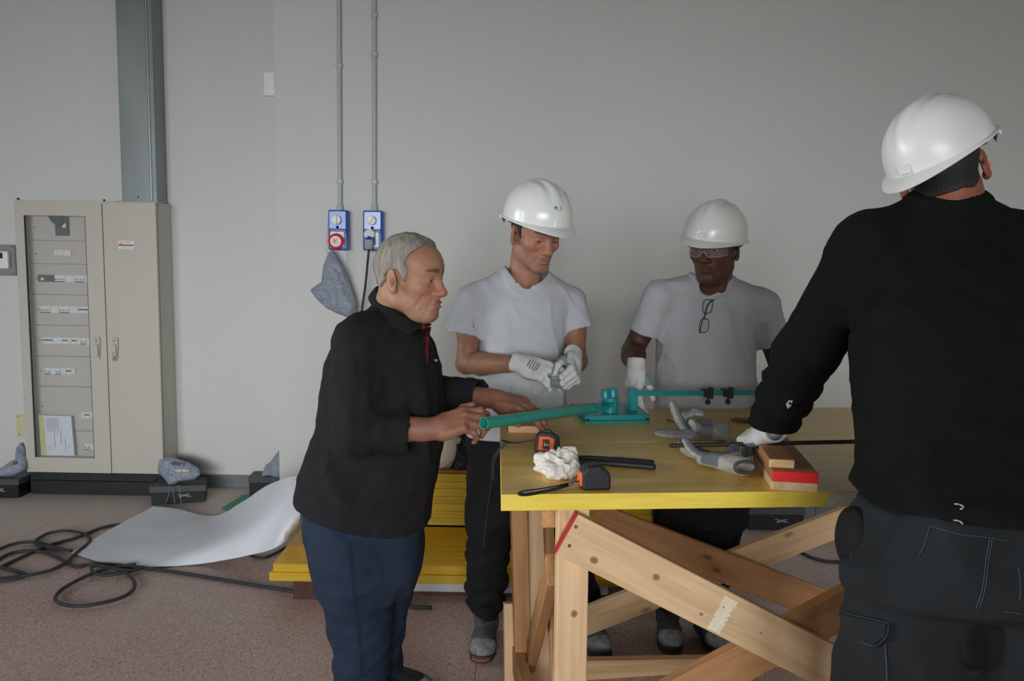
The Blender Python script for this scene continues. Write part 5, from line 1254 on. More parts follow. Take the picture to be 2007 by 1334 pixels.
# =============================================================== man in white T-shirt and hard hat, gloves (centre)
SK2 = c(132, 94, 76); SK2D = c(112, 78, 60)
m2 = thing('person', 'man in a white crew-neck T-shirt and hard hat pulling on work gloves', 'person', (0.03, 2.9, 0))
h2c = at(1049, 457, 2.82); nk2 = at(1028, 545, 2.88)
X2, hp2 = head_parts(m2, dict(skin=SK2, lip=c(130, 84, 72), brow=c(46, 34, 28), stubble=c(104, 78, 64), stub_amt=0.5, age=0.75, nose=1.12, jaw=0.98, ear=1.1, neck_r=0.056, lid=0.0022),
                     (0.47, -0.82, -0.31), h2c, 1.04, neck_world=nk2, gaze=(0.05, 1, -0.5))
S2 = secs([(914, 1106, 905, 2.90, 0.125), (911, 1109, 860, 2.90, 0.125), (918, 1109, 800, 2.90, 0.125), (934, 1106, 740, 2.90, 0.122), (938, 1104, 690, 2.90, 0.12), (932, 1112, 635, 2.90, 0.122), (938, 1112, 590, 2.90, 0.11), (970, 1090, 560, 2.90, 0.085)])
sh2r, el2r, wr2r = at(926, 588, 2.86), at(914, 712, 2.85), at(1024, 713, 2.645)
sh2l, el2l, wr2l = at(1118, 592, 2.92), at(1130, 708, 2.895), at(1124, 703, 2.67)
f_t2 = torso_cloth(S2, sh2l, sh2r, nk2, [dict(pts=[sh2r, at(908, 652, 2.855)], rs=[0.056, 0.072], k=0.022), dict(pts=[sh2l, at(1132, 646, 2.905)], rs=[0.054, 0.061], k=0.022)], (0.05, -0.05),
    folds=[(at(948, 640, 2.75), at(960, 585, 2.75), 0.010, 0.007), (at(938, 600, 2.78), at(920, 640, 2.79), 0.010, 0.002), (at(950, 700, 2.75), at(1010, 690, 2.75), 0.012, 0.005),
           (at(955, 760, 2.75), at(1080, 800, 2.75), 0.014, 0.006), (at(1100, 620, 2.78), at(1085, 680, 2.78), 0.012, 0.006), (at(930, 770, 2.75), at(940, 850, 2.75), 0.014, 0.006), (at(1090, 740, 2.78), at(1040, 780, 2.78), 0.012, 0.005)],
    hem=at(960, 866, 2.78).z, amp=0.0035, sh_r_=0.052, neck_r=0.078, seed=3.0, nk_up=0.012, nk_rad=0.056)
lo, hi = loft_bounds(S2, [sh2r, sh2l, at(890, 655, 2.85), at(1150, 655, 2.95), nk2], 0.075)
tee2 = sdf_obj('t_shirt', f_t2, lo, hi, 0.0058, m_tee, m2); neck_band(f_t2, nk2, m_tee, tee2); tee2['label'] = 'white crew-neck cotton T-shirt'
arms2 = []
for sh, el, wr in ((sh2r, el2r, wr2r), (sh2l, el2l, wr2l)):
    fa0 = arm_fn(sh, el, wr, 0.90); fa = lambda P, fa0=fa0: fa0(P)+0.0006*wob(P, 130.0); lo, hi = bounds([sh, el, wr], 0.06); arms2.append(skin_part(fa, lo, hi, 0.0045, SK2D))
R2r = hand_frame(V3(at(1104, 738, 2.575))-V3(wr2r), (0.10, -0.80, 0.58))
g2, ch2 = glove(m2, R2r, wr2r, -1, [(20, 30, 15), (26, 36, 18), (32, 40, 20), (38, 40, 22)], 1.02, thumb=((0.25, 0.90, -0.45), (-0.1, 0.9, -0.4)), label='white knit work glove with a grey palm and printed back')
R2l = hand_frame(V3(at(1124, 752, 2.55))-V3(wr2l), (0.55, 0.05, 0.30))
glove(m2, R2l, wr2l, 1, [(45, 60, 35), (50, 65, 35), (52, 66, 35), (54, 66, 35)], 1.02, thumb=((0.15, 0.85, -0.5), (-0.2, 0.85, -0.4)), label='white knit work glove with grey fingers, palm up')
# print on the back of the glove
m_print = mat('glove_print', c(74, 76, 80), 0.9); RM = np.array(R2r)
gf = o_fields[g2.name]
for k, (y, w_) in enumerate(((0.030, 0.028), (0.038, 0.036), (0.046, 0.034), (0.054, 0.038), (0.062, 0.028))):
    bm = bmesh.new()
    for q in range(6):
        x0 = -w_/2+w_*q/6+0.004; zz = np.linspace(0.04, -0.01, 120); P = (np.stack([np.full(120, x0), np.full(120, y+0.002), zz], 1)*1.02)@RM.T+V3(wr2r); fz = gf(P.astype(np.float32)[None])[0]; z = zz[np.argmax(fz < 0)]
        bm_box(bm, x0, x0+w_/6*0.72, y, y+0.0042, z-0.002, z+0.0012)
    M = np.eye(4); M[:3, :3] = RM*1.02; M[:3, 3] = V3(wr2r); bmesh.ops.transform(bm, matrix=Matrix(M.tolist()), verts=bm.verts[:]); obj('glove_print', bm, m_print, g2, world=True)
# trousers and shoes
hip2 = [(0.86, at(1030, 900, 2.92).x)]
J2 = secs([(920, 1102, 815, 2.92, 0.112), (918, 1104, 860, 2.92, 0.12), (918, 1104, 920, 2.92, 0.125), (925, 1098, 980, 2.92, 0.12), (940, 1085, 1020, 2.92, 0.10)])
def legpts(hip, kn, an, anz): an = Vector(an); an.z = anz; return [hip, hip.lerp(kn, 0.5), kn, kn.lerp(an, 0.55), an]
L2 = [(legpts(at(962, 950, 2.92), at(958, 1085, 2.90), at(950, 1200, 2.95), 0.115), [0.090, 0.085, 0.074, 0.072, 0.068]), (legpts(at(1072, 960, 2.95), at(1118, 1090, 2.95), at(1140, 1200, 3.0), 0.10), [0.090, 0.084, 0.074, 0.07, 0.066])]
f_p2 = leg_cloth(None, J2, L2, 0.007, 4.0); lo, hi = loft_bounds(J2, [p for a, _ in L2 for p in a], 0.11); lo[2] = 0.05; hi[2] -= 0.06
tr2 = sdf_obj('trousers', f_p2, lo, hi, 0.0085, m_trb, m2)
seam('side_seam', f_p2, [(972, 890), (955, 1000), (948, 1075)], 2.6, 3.1, 0.0016, mat('pale_thread', c(40, 42, 46), 0.9), tr2)
a = L2[0][0][-1]; shoe(m2, (a.x+0.012, a.y+0.055, 0), (-0.07, -1, 0), True, s=0.98); a = L2[1][0][-1]; shoe(m2, (a.x-0.01, a.y+0.03, 0), (0.35, -1, 0), s=0.95)
joined('body', [hp2]+arms2+[body_core(S2, L2, SK2)], m_skin, m2)
m_hairb = mat('black_hair', c(20, 18, 17), 0.7, bump=0.3, bscale=300)
hair_obj(m2, X2, [(0.062, 0.10), (0.060, 0.070), (0.046, 0.050), (0.030, 0.030), (0.026, -0.020), (0.012, -0.018), (0.006, 0.004), (-0.02, 0.022), (-0.04, 0.0), (-0.045, -0.04), (-0.12, -0.05), (-0.14, 0.06), (-0.08, 0.14), (0.03, 0.14)], 0.0045, m_hairb, strand=0.0008, h=0.0036, neck=tuple(m2['_n']), nr=0.056)
Rh = face_frame((0.47, -0.82, -0.31)); hat_tilt = Matrix.Rotation(math.radians(4), 3, 'X'); RH2 = Rh@np.array(hat_tilt)
XH2 = xf(RH2, V3(X1[:3, 3])*0+V3(h2c)+Rh@np.array([0, -0.004, 0.050])*1.04)
hat2 = hard_hat('hard_hat', m2, XH2, 1.04, label='white hard hat with blue handwritten initials', bill=0.05)
def hat_mark(hat, X, s, pts, r, m):
    """strokes drawn on the shell: (angle, height 0..1) pairs"""
    a, b_, H_ = 0.113, 0.136, 0.130; out = []
    for th, v in pts:
        ph = v*math.pi/2; ct, st = math.cos(th), math.sin(th); rr = math.sin(ph)**0.86; p = np.array([a*rr*ct, b_*rr*st*(1 if st > 0 else 1.03), H_*(math.cos(ph)**0.92)*0.93+0.01*(1-v)]); out.append((p*1.006*s)@np.array(X)[:3, :3].T+np.array(X)[:3, 3])
    return obj('pen_mark', sweep(out, r, 5), m, hat, world=True)
m_pen = mat('blue_marker', c(30, 90, 160), 0.6); m_scuff = mat('scuff', c(60, 62, 70), 0.7)
T0, V0 = math.radians(88), 0.70      # letters M . S beside the middle of the front
dth, dv = 0.030, 0.030
for st_ in ([(-3, 1), (-3, -1)], [(-3, -1), (-2, 0.2)], [(-2, 0.2), (-1, -1)], [(-1, -1), (-1, 1)], [(0, 1), (0.3, 1.5)], [(3.2, -0.8), (2.2, -1), (1.8, -0.4), (3.0, 0.2), (3.0, 0.9), (1.8, 1)]):
    hat_mark(hat2, XH2, 1.04, [(T0+x*dth*1.3, V0+y*dv) for x, y in st_][::1], 0.0018, m_pen)
for t, v in ((150, 0.42), (152, 0.47), (158, 0.55), (163, 0.56), (170, 0.60), (166, 0.70), (140, 0.36)):
    hat_mark(hat2, XH2, 1.04, [(math.radians(t), v), (math.radians(t-2.5), v+0.02)], 0.0009, m_scuff)

# =============================================================== man in V-neck T-shirt with safety glasses
SK3 = c(74, 46, 36); SK3D = c(60, 38, 30)
m3 = thing('person', 'man in a white V-neck T-shirt, hard hat and clear safety glasses behind the bench', 'person', (0.74, 3.0, 0))
h3c = at(1400, 486, 2.95); nk3 = at(1394, 562, 3.0)
fw3 = (-0.55, -0.83, -0.08)
X3, hp3 = head_parts(m3, dict(skin=SK3, lip=c(72, 44, 42), brow=c(22, 17, 15), stubble=c(58, 40, 33), stub_amt=0.3, age=0.7, nose=1.2, jaw=1.04, ear=1.0, neck_r=0.062, lid=0.0008, lips=1.25, jowl=True),
                     fw3, h3c, 1.06, neck_world=nk3, gaze=(0.1, 1, -0.35), iris=(0.01, 0.006, 0.004))
S3 = secs([(1290, 1478, 900, 3.05, 0.135), (1284, 1480, 840, 3.05, 0.14), (1283, 1480, 780, 3.05, 0.14), (1286, 1477, 730, 3.05, 0.138), (1287, 1478, 680, 3.05, 0.135), (1284, 1486, 635, 3.05, 0.13), (1290, 1488, 596, 3.05, 0.115), (1330, 1450, 566, 3.05, 0.085)])
sh3r, el3r, wr3r = at(1292, 580, 3.0), at(1240, 688, 3.03), at(1246, 722, 2.84)
sh3l, el3l, wr3l = at(1496, 598, 3.02), at(1532, 730, 3.05), at(1540, 800, 2.86)
f_t3 = torso_cloth(S3, sh3l, sh3r, nk3, [dict(pts=[sh3r, at(1263, 652, 3.02)], rs=[0.058, 0.064], k=0.022), dict(pts=[sh3l, at(1519, 672, 3.04)], rs=[0.058, 0.064], k=0.022)], (0.0, -0.06),
    folds=[(at(1290, 665, 2.9), at(1330, 630, 2.88), 0.010, 0.006), (at(1300, 690, 2.9), at(1350, 740, 2.88), 0.012, 0.004), (at(1470, 660, 2.9), at(1430, 690, 2.88), 0.012, 0.008), (at(1468, 680, 2.9), at(1420, 720, 2.88), 0.012, 0.007), (at(1480, 600, 2.9), at(1476, 665, 2.9), 0.010, 0.006), (at(1500, 640, 2.9), at(1490, 680, 2.9), 0.008, 0.006), (at(1440, 760, 2.88), at(1340, 790, 2.88), 0.018, 0.005)],
    hem=at(1380, 885, 2.9).z, amp=0.0035, sh_r_=0.055, vneck=at(1383, 590, 2.86), neck_r=0.074, cut_dz=0.03, seed=6.0, nk_up=0.01, nk_rad=0.058)
lo, hi = loft_bounds(S3, [sh3r, sh3l, at(1240, 660, 3.0), at(1540, 690, 3.03), nk3], 0.075)
tee3 = sdf_obj('t_shirt', f_t3, lo, hi, 0.0058, m_tee, m3); neck_band(f_t3, nk3, m_tee, tee3, reach=0.15); tee3['label'] = 'white V-neck cotton T-shirt'
arms3 = []
for sh, el, wr in ((sh3r, el3r, wr3r), (sh3l, el3l, wr3l)):
    fa0 = arm_fn(sh, el, wr, 0.98); fa = lambda P, fa0=fa0: fa0(P)+0.0006*wob(P, 130.0); lo, hi = bounds([sh, el, wr], 0.06); arms3.append(skin_part(fa, lo, hi, 0.0045, SK3D))
R3r = hand_frame((-0.10, -0.30, -0.95), (-0.80, -0.55, 0.1))
glove(m3, R3r, wr3r, -1, [(18, 30, 20), (24, 34, 22), (28, 36, 22), (32, 36, 22)], 1.04, thumb=((0.35, 0.88, -0.35), (0.1, 0.95, -0.3)), label='white knit work glove with a grey palm, hanging down')
R3l = hand_frame((-0.3, -0.6, -0.4), (0.2, -0.5, 0.8)); glove(m3, R3l, wr3l, 1, RELAX, 1.02)
J3 = secs([(1292, 1474, 820, 3.03, 0.12), (1288, 1478, 850, 3.03, 0.13), (1288, 1476, 920, 3.03, 0.13), (1290, 1468, 980, 3.03, 0.125), (1300, 1455, 1020, 3.03, 0.11)])
L3 = [(legpts(at(1332, 960, 3.03), at(1322, 1090, 3.02), at(1305, 1195, 3.05), 0.12), [0.086, 0.082, 0.072, 0.068, 0.064]), (legpts(at(1420, 960, 3.03), at(1400, 1090, 3.02), at(1382, 1195, 3.05), 0.12), [0.086, 0.082, 0.074, 0.070, 0.066])]
f_p3 = leg_cloth(None, J3, L3, 0.006, 5.0); lo, hi = loft_bounds(J3, [p for a, _ in L3 for p in a], 0.11); lo[2] = 0.05; hi[2] -= 0.08
tr3 = sdf_obj('trousers', f_p3, lo, hi, 0.0085, m_trd, m3)
for k, dr_ in ((0, (-0.10, -1, 0)), (1, (0.12, -1, 0))):
    a = L3[k][0][-1]; shoe(m3, (a.x+(0.01 if k == 0 else -0.01), a.y+0.045, 0), dr_, s=0.96)
joined('body', [hp3]+arms3+[body_core(S3, L3, SK3)], m_skin, m3)
hair_obj(m3, X3, [(0.055, 0.10), (0.052, 0.060), (0.030, 0.035), (0.022, -0.012), (0.010, -0.010), (0.006, 0.006), (-0.02, 0.022), (-0.04, 0.0), (-0.045, -0.04), (-0.12, -0.05), (-0.14, 0.06), (-0.08, 0.14), (0.03, 0.14)], 0.0030, m_hairb, strand=0.0006, h=0.0036, neck=tuple(m3['_n']), nr=0.062)
Rh3 = face_frame(fw3); XH3 = xf(Rh3@np.array(Matrix.Rotation(math.radians(-2), 3, 'X'))@np.array(Matrix.Rotation(math.radians(-9), 3, 'Y')), V3(h3c)+Rh3@np.array([0, -0.002, 0.040])*1.06)
hard_hat('hard_hat', m3, XH3, 1.03, label='clean glossy white hard hat', bill=0.046)
# clear safety glasses
m_lens = mat('clear_lens', (0.75, 0.8, 0.82, 1), 0.08, alpha=0.10, spec=0.6); m_temple = mat('blue_grey_temple', c(52, 62, 84), 0.4)
def safety_glasses(par, X, s):
    bm = bmesh.new(); n = 28; rows = []
    for zt in np.linspace(0, 1, 7):
        row = []
        for i in range(n+1):
            t = -1.22+2.44*i/n; x = 0.076*math.sin(t); y = 0.032+0.078*math.cos(t)
            zz0 = -0.026+0.020*math.exp(-(x/0.011)**2)+0.006*(abs(x)/0.07)**2; zz1 = 0.017-0.002*(abs(x)/0.07); row.append(bm.verts.new((x, y+0.004*math.sin(zt*math.pi), zz0+(zz1-zz0)*zt)))
        rows.append(row)
    for a, b_ in zip(rows, rows[1:]):
        for i in range(n): bm.faces.new((a[i], a[i+1], b_[i+1], b_[i]))
    bmesh.ops.solidify(bm, geom=bm.faces[:], thickness=0.0018)
    M = Matrix(X.tolist()); bmesh.ops.transform(bm, matrix=M, verts=bm.verts[:]); g = obj('safety_glasses', bm, m_lens, par, world=True, smooth=True); g['label'] = 'clear wrap-around safety glasses'
    def sub(nm, pts, r, m, flat=None):
        b2 = sweep(pts, r, 8, flat=flat); bmesh.ops.transform(b2, matrix=M, verts=b2.verts[:]); obj(nm, b2, m, g, world=True, smooth=not flat)
    for sx in (-1, 1): sub('temple', [(sx*0.073, 0.056, 0.010), (sx*0.080, 0.030, 0.010), (sx*0.083, 0.000, 0.009), (sx*0.080, -0.020, 0.000), (sx*0.077, -0.034, -0.014)], 0, m_temple, (0.003, 0.007))
    sub('top_rim', [(0.076*math.sin(t), 0.033+0.078*math.cos(t), 0.0175-0.002*abs(math.sin(t))) for t in np.linspace(-1.22, 1.22, 25)], 0.0016, mat('lens_rim', c(150, 156, 164), 0.2, alpha=0.7))
    sub('lower_rim', [(0.076*math.sin(t), 0.033+0.078*math.cos(t), -0.026+0.020*math.exp(-(0.076*math.sin(t)/0.011)**2)+0.006*(abs(math.sin(t))*1.08)**2) for t in np.linspace(-1.22, 1.22, 49)], 0.0011, mat('lens_rim', c(150, 156, 164), 0.2, alpha=0.7))
    return g
safety_glasses(m3, X3, 1.06)
# reading glasses hanging from the neckline
m_rim = mat('black_eyeglass_frame', c(14, 14, 15), 0.35)
tipY = on_surf(f_t3, 1384, 600, 2.6, 3.2).y
rg = thing('reading_glasses', 'black-framed reading glasses hanging from the V-neck collar', 'eyeglasses', at(1384, 655, tipY-0.015))
GZ = [at(1384+dx, py, tipY-0.016) for dx, py in ((3, 600), (-5, 638))]
for k, (px_, py_) in enumerate(((1387, 600), (1380, 638))):
    ctr = at(px_, py_, tipY-0.018); pts = []
    for t in np.linspace(0, 2*math.pi, 28, endpoint=False):
        ct, st = math.cos(t), math.sin(t); e = 0.6; pts.append(ctr+Vector((math.copysign(abs(ct)**e, ct)*0.0165+st*0.003, -0.004*ct, math.copysign(abs(st)**e, st)*0.0255)))
    obj('rim', sweep(pts, 0.0016, 6, closed=True), m_rim, rg, world=True, smooth=True)
    bm = bmesh.new(); bm.faces.new([bm.verts.new(p) for p in pts]); bmesh.ops.solidify(bm, geom=bm.faces[:], thickness=0.001); obj('lens', bm, mat('reading_lens', (0.5, 0.52, 0.54, 1), 0.3, alpha=0.12, spec=0.2), rg, world=True)
obj('bridge', sweep([at(1384, 614, tipY-0.02), at(1381, 619, tipY-0.024), at(1382, 625, tipY-0.02)], 0.002, 6), m_rim, rg, world=True)
obj('temple', sweep(spline([at(1400, 588, tipY-0.012), at(1394, 590, tipY-0.02), at(1386, 600, tipY-0.026), at(1382, 618, tipY-0.028)], 5), 0, flat=(0.002, 0.005)), m_rim, rg, world=True)
obj('temple', sweep(spline([at(1371, 653, tipY-0.014), at(1374, 640, tipY-0.022), at(1379, 620, tipY-0.028)], 5), 0, flat=(0.002, 0.005)), m_rim, rg, world=True)

# =============================================================== man in black seen from behind (right)
SK4 = c(108, 64, 46)
m4 = thing('person', 'man in a black sweatshirt seen from behind, hard hat worn backwards', 'person', (0.85, 1.42, 0))
h4c = at(1846, 336, 1.66); nk4 = at(1856, 418, 1.64)
fw4, up4 = (0.45, 0.88, -0.12), (-0.30, 0.0, 0.95)
X4, hp4 = head_parts(m4, dict(skin=SK4, lip=c(120, 70, 60), brow=c(22, 16, 14), stubble=c(50, 34, 28), stub_amt=0.7, age=0.2, nose=1.05, jaw=1.0, ear=1.05, neck_r=0.062, h=0.003),
                     fw4, h4c, 0.94, up4, neck_world=nk4)
S4 = secs([(1668, 2102, 1065, 1.42, 0.172), (1672, 2090, 1000, 1.43, 0.162), (1700, 2066, 930, 1.46, 0.145), (1694, 2062, 860, 1.50, 0.14), (1682, 2058, 780, 1.54, 0.14), (1678, 2052, 700, 1.57, 0.14), (1682, 2040, 600, 1.61, 0.135), (1712, 2010, 520, 1.64, 0.115), (1765, 1955, 462, 1.66, 0.09)])
sh4l, el4l, wr4l = at(1704, 486, 1.66), at(1580, 690, 1.84), at(1506, 846, 2.045)
sh4r = at(2000, 488, 1.68); el4r, wr4r = at(2085, 760, 1.70), at(2010, 880, 1.92)
hl = at(1690, 1000, 1.34).z; hr_ = at(2007, 1054, 1.26).z; xl4, xr4 = at(1690, 1000, 1.42).x, at(2007, 1056, 1.42).x
hem4 = lambda P: hl+(P[..., 0]-xl4)/(xr4-xl4)*(hr_-hl)
f_s4 = torso_cloth(S4, sh4l, sh4r, nk4, [dict(pts=[sh4l, el4l, wr4l], rs=[0.076, 0.069, 0.062], folds=(90, 0.005)), dict(pts=[sh4r, el4r, wr4r], rs=[0.074, 0.066, 0.05])],
    (0.0, 0.02), folds=[(at(1700, 520, 1.4), at(1690, 720, 1.4), 0.02, -0.008), (at(1750, 560, 1.4), at(1745, 800, 1.4), 0.03, 0.008), (at(1850, 700, 1.4), at(1800, 950, 1.35), 0.03, 0.008), (at(1720, 920, 1.3), at(1900, 960, 1.3), 0.02, 0.008), (at(1700, 980, 1.3), at(1980, 1010, 1.3), 0.02, 0.008)],
    hem=hem4, amp=0.006, sh_r_=0.066, neck_r=0.066, seed=8.0, cut_dz=0.025, nk_up=0.006, nk_rad=0.058)
lo, hi = loft_bounds(S4, [sh4l, el4l, wr4l, sh4r, el4r, wr4r, nk4], 0.09)
sw4 = sdf_obj('sweatshirt', f_s4, lo, hi, 0.0068, m_swb, m4); neck_band(f_s4, nk4, m_swb, sw4); sw4['label'] = 'plain black sweatshirt with a hole at the elbow'
# pale hole in the sleeve, worn through at the elbow
hp = [on_surf(f_s4, x, y, 1.5, 2.3, 0.001) for x, y in ((1540, 792), (1546, 784), (1554, 785), (1550, 796), (1544, 801))]
bm = bmesh.new(); bm.faces.new([bm.verts.new(p) for p in hp]); obj('sleeve_hole', bm, mat('pale_lining', c(150, 158, 160), 0.8), sw4, world=True)
for (x, y) in ((1880, 990), (1878, 1022)):
    seam('drawcord_tab', f_s4 if y < 1010 else f_s4, [(x-9, y-3), (x, y-2), (x+8, y+3), (x+2, y+8)], 1.0, 1.7, 0.0016, mat('tab_metal', c(150, 140, 120), 0.35, metal=0.5), sw4)
R4l = hand_frame(V3(at(1440, 858, 2.20))-V3(wr4l), (-0.45, 0.1, 0.8))
glove(m4, R4l, wr4l, -1*-1, [(30, 45, 25), (36, 50, 28), (40, 52, 28), (44, 52, 28)], 1.05, thumb=((0.35, 0.88, -0.3), (0.1, 0.95, -0.3)), label='white knit work glove gripping the steel bar', grey=(84, 86, 88))
R4r = hand_frame((-0.4, 0.7, -0.5), (0.3, 0.3, 0.8)); glove(m4, R4r, wr4r, -1, RELAX, 1.05)
hipL, hipR = at(1772, 1130, 1.42), at(1990, 1130, 1.42)
J4 = secs([(1696, 2080, 985, 1.43, 0.135), (1676, 2090, 1050, 1.42, 0.145), (1660, 2110, 1110, 1.41, 0.152), (1672, 2098, 1150, 1.41, 0.14), (1720, 2050, 1172, 1.41, 0.10)])
def straight(h_, dx): return [h_, Vector((h_.x+dx*0.5, h_.y-0.01, 0.72)), Vector((h_.x+dx, h_.y-0.01, 0.48)), Vector((h_.x+dx, h_.y, 0.25)), Vector((h_.x+dx, h_.y, 0.07))]
L4 = [(straight(hipL, -0.012), [0.106, 0.099, 0.092, 0.088, 0.086]), (straight(hipR, 0.012), [0.106, 0.099, 0.092, 0.088, 0.086])]
f_p4 = leg_cloth(None, J4, L4, 0.007, 9.0); lo, hi = loft_bounds(J4, [p for a, _ in L4 for p in a], 0.13); lo[2] = 0.03; hi[2] -= 0.07
tr4 = sdf_obj('cargo_trousers', f_p4, lo, hi, 0.008, m_trd, m4)
for pix in ([(1822, 1030), (1880, 1046), (1930, 1052), (1975, 1060)], [(1940, 1052), (1932, 1100), (1926, 1150), (1912, 1196)], [(1945, 1052), (1937, 1100), (1931, 1150), (1918, 1196)], [(1822, 1030), (1812, 1065), (1800, 1090)], [(1995, 1110), (2000, 1150), (1998, 1175)], [(1690, 1028), (1672, 1060), (1668, 1100)], [(1968, 1198), (2000, 1202)]):
    seam('seam', f_p4, pix, 0.9, 1.7, 0.0009, m_seam, tr4)
# cargo pocket with a flap on the left thigh
fp = [(1656, 1202), (1700, 1212), (1740, 1222), (1736, 1246), (1712, 1264), (1680, 1252), (1654, 1232)]
bm = bmesh.new(); bm.faces.new([bm.verts.new(on_surf(f_p4, x, y, 0.9, 1.7, 0.010)) for x, y in fp]); bmesh.ops.triangulate(bm, faces=bm.faces[:]); bmesh.ops.solidify(bm, geom=bm.faces[:], thickness=0.006); obj('pocket_flap', bm, m_trd, tr4, world=True)
seam('pocket_seam', f_p4, [(1656, 1202), (1700, 1211), (1741, 1221)], 0.9, 1.7, 0.0010, m_seam, tr4, lift=0.011); seam('pocket_seam', f_p4, [(1741, 1223), (1736, 1247), (1712, 1265), (1680, 1253)], 0.9, 1.7, 0.0012, m_seam, tr4, lift=0.009)
seam('pocket_seam', f_p4, [(1734, 1262), (1737, 1300), (1738, 1340)], 0.9, 1.7, 0.0012, m_seam, tr4)
o = sdf_obj('hip_pouch', lambda P: ell(P, V3(at(1672, 1055, 1.44)), (0.030, 0.045, 0.062))+0.002*wob(P, 40.0), V3(at(1672, 1055, 1.44))-0.08, V3(at(1672, 1055, 1.44))+0.08, 0.006, m_trb, tr4)
for h_, dx in ((hipL, -0.012), (hipR, 0.012)): shoe(m4, (h_.x+dx, h_.y-0.08, 0), (0.05 if dx > 0 else -0.08, 1, 0))
joined('body', [hp4]+[body_core(S4, L4, SK4)], m_skin, m4)
hair_obj(m4, X4, [(0.062, 0.10), (0.060, 0.060), (0.030, 0.030), (0.024, -0.020), (0.012, -0.018), (0.006, 0.006), (-0.02, 0.022), (-0.036, 0.0), (-0.040, -0.035), (-0.060, -0.062), (-0.12, -0.072), (-0.14, 0.06), (-0.08, 0.14), (0.03, 0.14)], 0.0040, m_hairb, strand=0.0006, h=0.0034, neck=tuple(m4['_n']), nr=0.062)
Rh4 = face_frame((-0.76, -0.46, -0.46), (-0.40, -0.02, 0.92)); RZ = np.array(Matrix.Rotation(math.radians(180), 3, 'Z')); RT = np.array(Matrix.Rotation(math.radians(-12), 3, 'X'))
XH4 = xf(Rh4, at(1840, 298, 1.648))
hard_hat('hard_hat', m4, XH4, 0.87, m=m_hatg, label='greyish white hard hat worn back to front', bill=0.046)
safety_glasses(m4, X4, 1.02)
M4 = Matrix(X4.tolist()); bm = bmesh.new(); bmesh.ops.create_uvsphere(bm, u_segments=12, v_segments=8, radius=0.008, matrix=M4 @ Matrix.Translation((0.086, 0.006, -0.012))); obj('ear_plug', bm, mat('orange_red_foam', c(232, 70, 60), 0.7), m4, world=True, smooth=True)
for q in (m1, m2, m3, m4): del q['_n']
# ------------------------------------------------------------------ drawstring bags, shoe boxes, paper, cables, loose gloves
m_bag = mat('grey_nylon', c(122, 130, 142), 0.55, var=0.15, vscale=25, bump=0.1, bscale=120)
m_cord = mat('grey_cord', c(120, 124, 128), 0.8)
def pillow(poly, th, seed, rim=0.05, crease=0.006, grav=None):
    """flat cloth bag: outline in local x,z filled to a soft thickness along y"""
    def fn(P):
        d = -poly2(P[..., 0], P[..., 2], poly); t = th*np.sqrt(np.clip(d/rim, 0, 1))
        r = 1-np.abs(wob(P*A3((1.6, 0.3, 0.8)), 42.0, seed)); r2 = 1-np.abs(wob(P*A3((0.9, 0.3, 1.7)), 70.0, seed+5)); t = t+crease*(1.6*r**5+1.2*r2**5)*(d > 0.004)-crease*0.8*np.abs(wob(P*A3((1, 0.3, 1)), 60.0, seed+3))
        f = np.abs(P[..., 1]+0.010*wob(P*A3((1, 0, 1)), 16.0, seed+1))-np.maximum(t, 0.004); return smax(f*0.8, -d, 0.004)
    return fn
def bag(label, org, ux, uz, pix_poly, th, seed, group='grey drawstring bags'):
    """outline given on the plane through org spanned by ux, uz"""
    ux = nv(ux); uz = np.asarray(uz, float); uz = nv(uz-ux*(uz@ux)); uy = np.cross(uz, ux); R = np.stack([ux, uy, uz], 1); X = xf(R, org)
    po = np.array(pix_poly); t = thing('drawstring_bag', label, 'bag', Vector(org), group=group)
    o = sdf_obj('bag_cloth', pillow(pix_poly, th, seed), (po[:, 0].min()-0.02, -th-0.04, po[:, 1].min()-0.02), (po[:, 0].max()+0.02, th+0.04, po[:, 1].max()+0.02), 0.0055, m_bag, t, xf=X)
    return t, X
def on_plane(org, ux, uz, px, py):
    """pixel -> coordinates in the bag's plane"""
    ux = nv(ux); uz = np.asarray(uz, float); uz = nv(uz-ux*(uz@ux)); n = np.cross(uz, ux); d = _f+_r*(px-1003.5)/F_PX-_u*(py-667)/F_PX
    t = ((V3(org)-_C)@n)/(d@n); q = _C+d*t-V3(org); return (float(q@ux), float(q@uz))
# hanging from the socket
org = at(655, 555, WR-0.07); ux, uz = (1, 0, 0), (0, 0, 1)
po = [on_plane(org, ux, uz, *p) for p in ((644, 494), (652, 489), (660, 500), (672, 520), (683, 545), (692, 570), (700, 598), (697, 616), (682, 622), (660, 614), (640, 604), (622, 588), (607, 568), (630, 552), (634, 520))]
tb_, X = bag('grey drawstring bag hanging from the socket with the red cover', org, ux, uz, po, 0.045, 1.0)
for pix in (((643, 425), (641, 460), (640, 496), (646, 500)), ((681, 470), (683, 510), (684, 560), (686, 585)), ((679, 470), (680, 520), (681, 560), (684, 590))):
    obj('drawcord', sweep([at(x, y, WR-0.085) for x, y in pix], 0.0012, 5), m_cord, tb_, world=True)
b = obj('eyelet', lathe([(0.007, 0), (0.007, 0.003), (0.003, 0.003)], 12, M=Matrix.Translation(at(630, 568, WR-0.100)) @ Matrix.Rotation(math.radians(90), 4, 'X')), mat('dull_metal', c(90, 94, 98), 0.5), tb_, world=True)

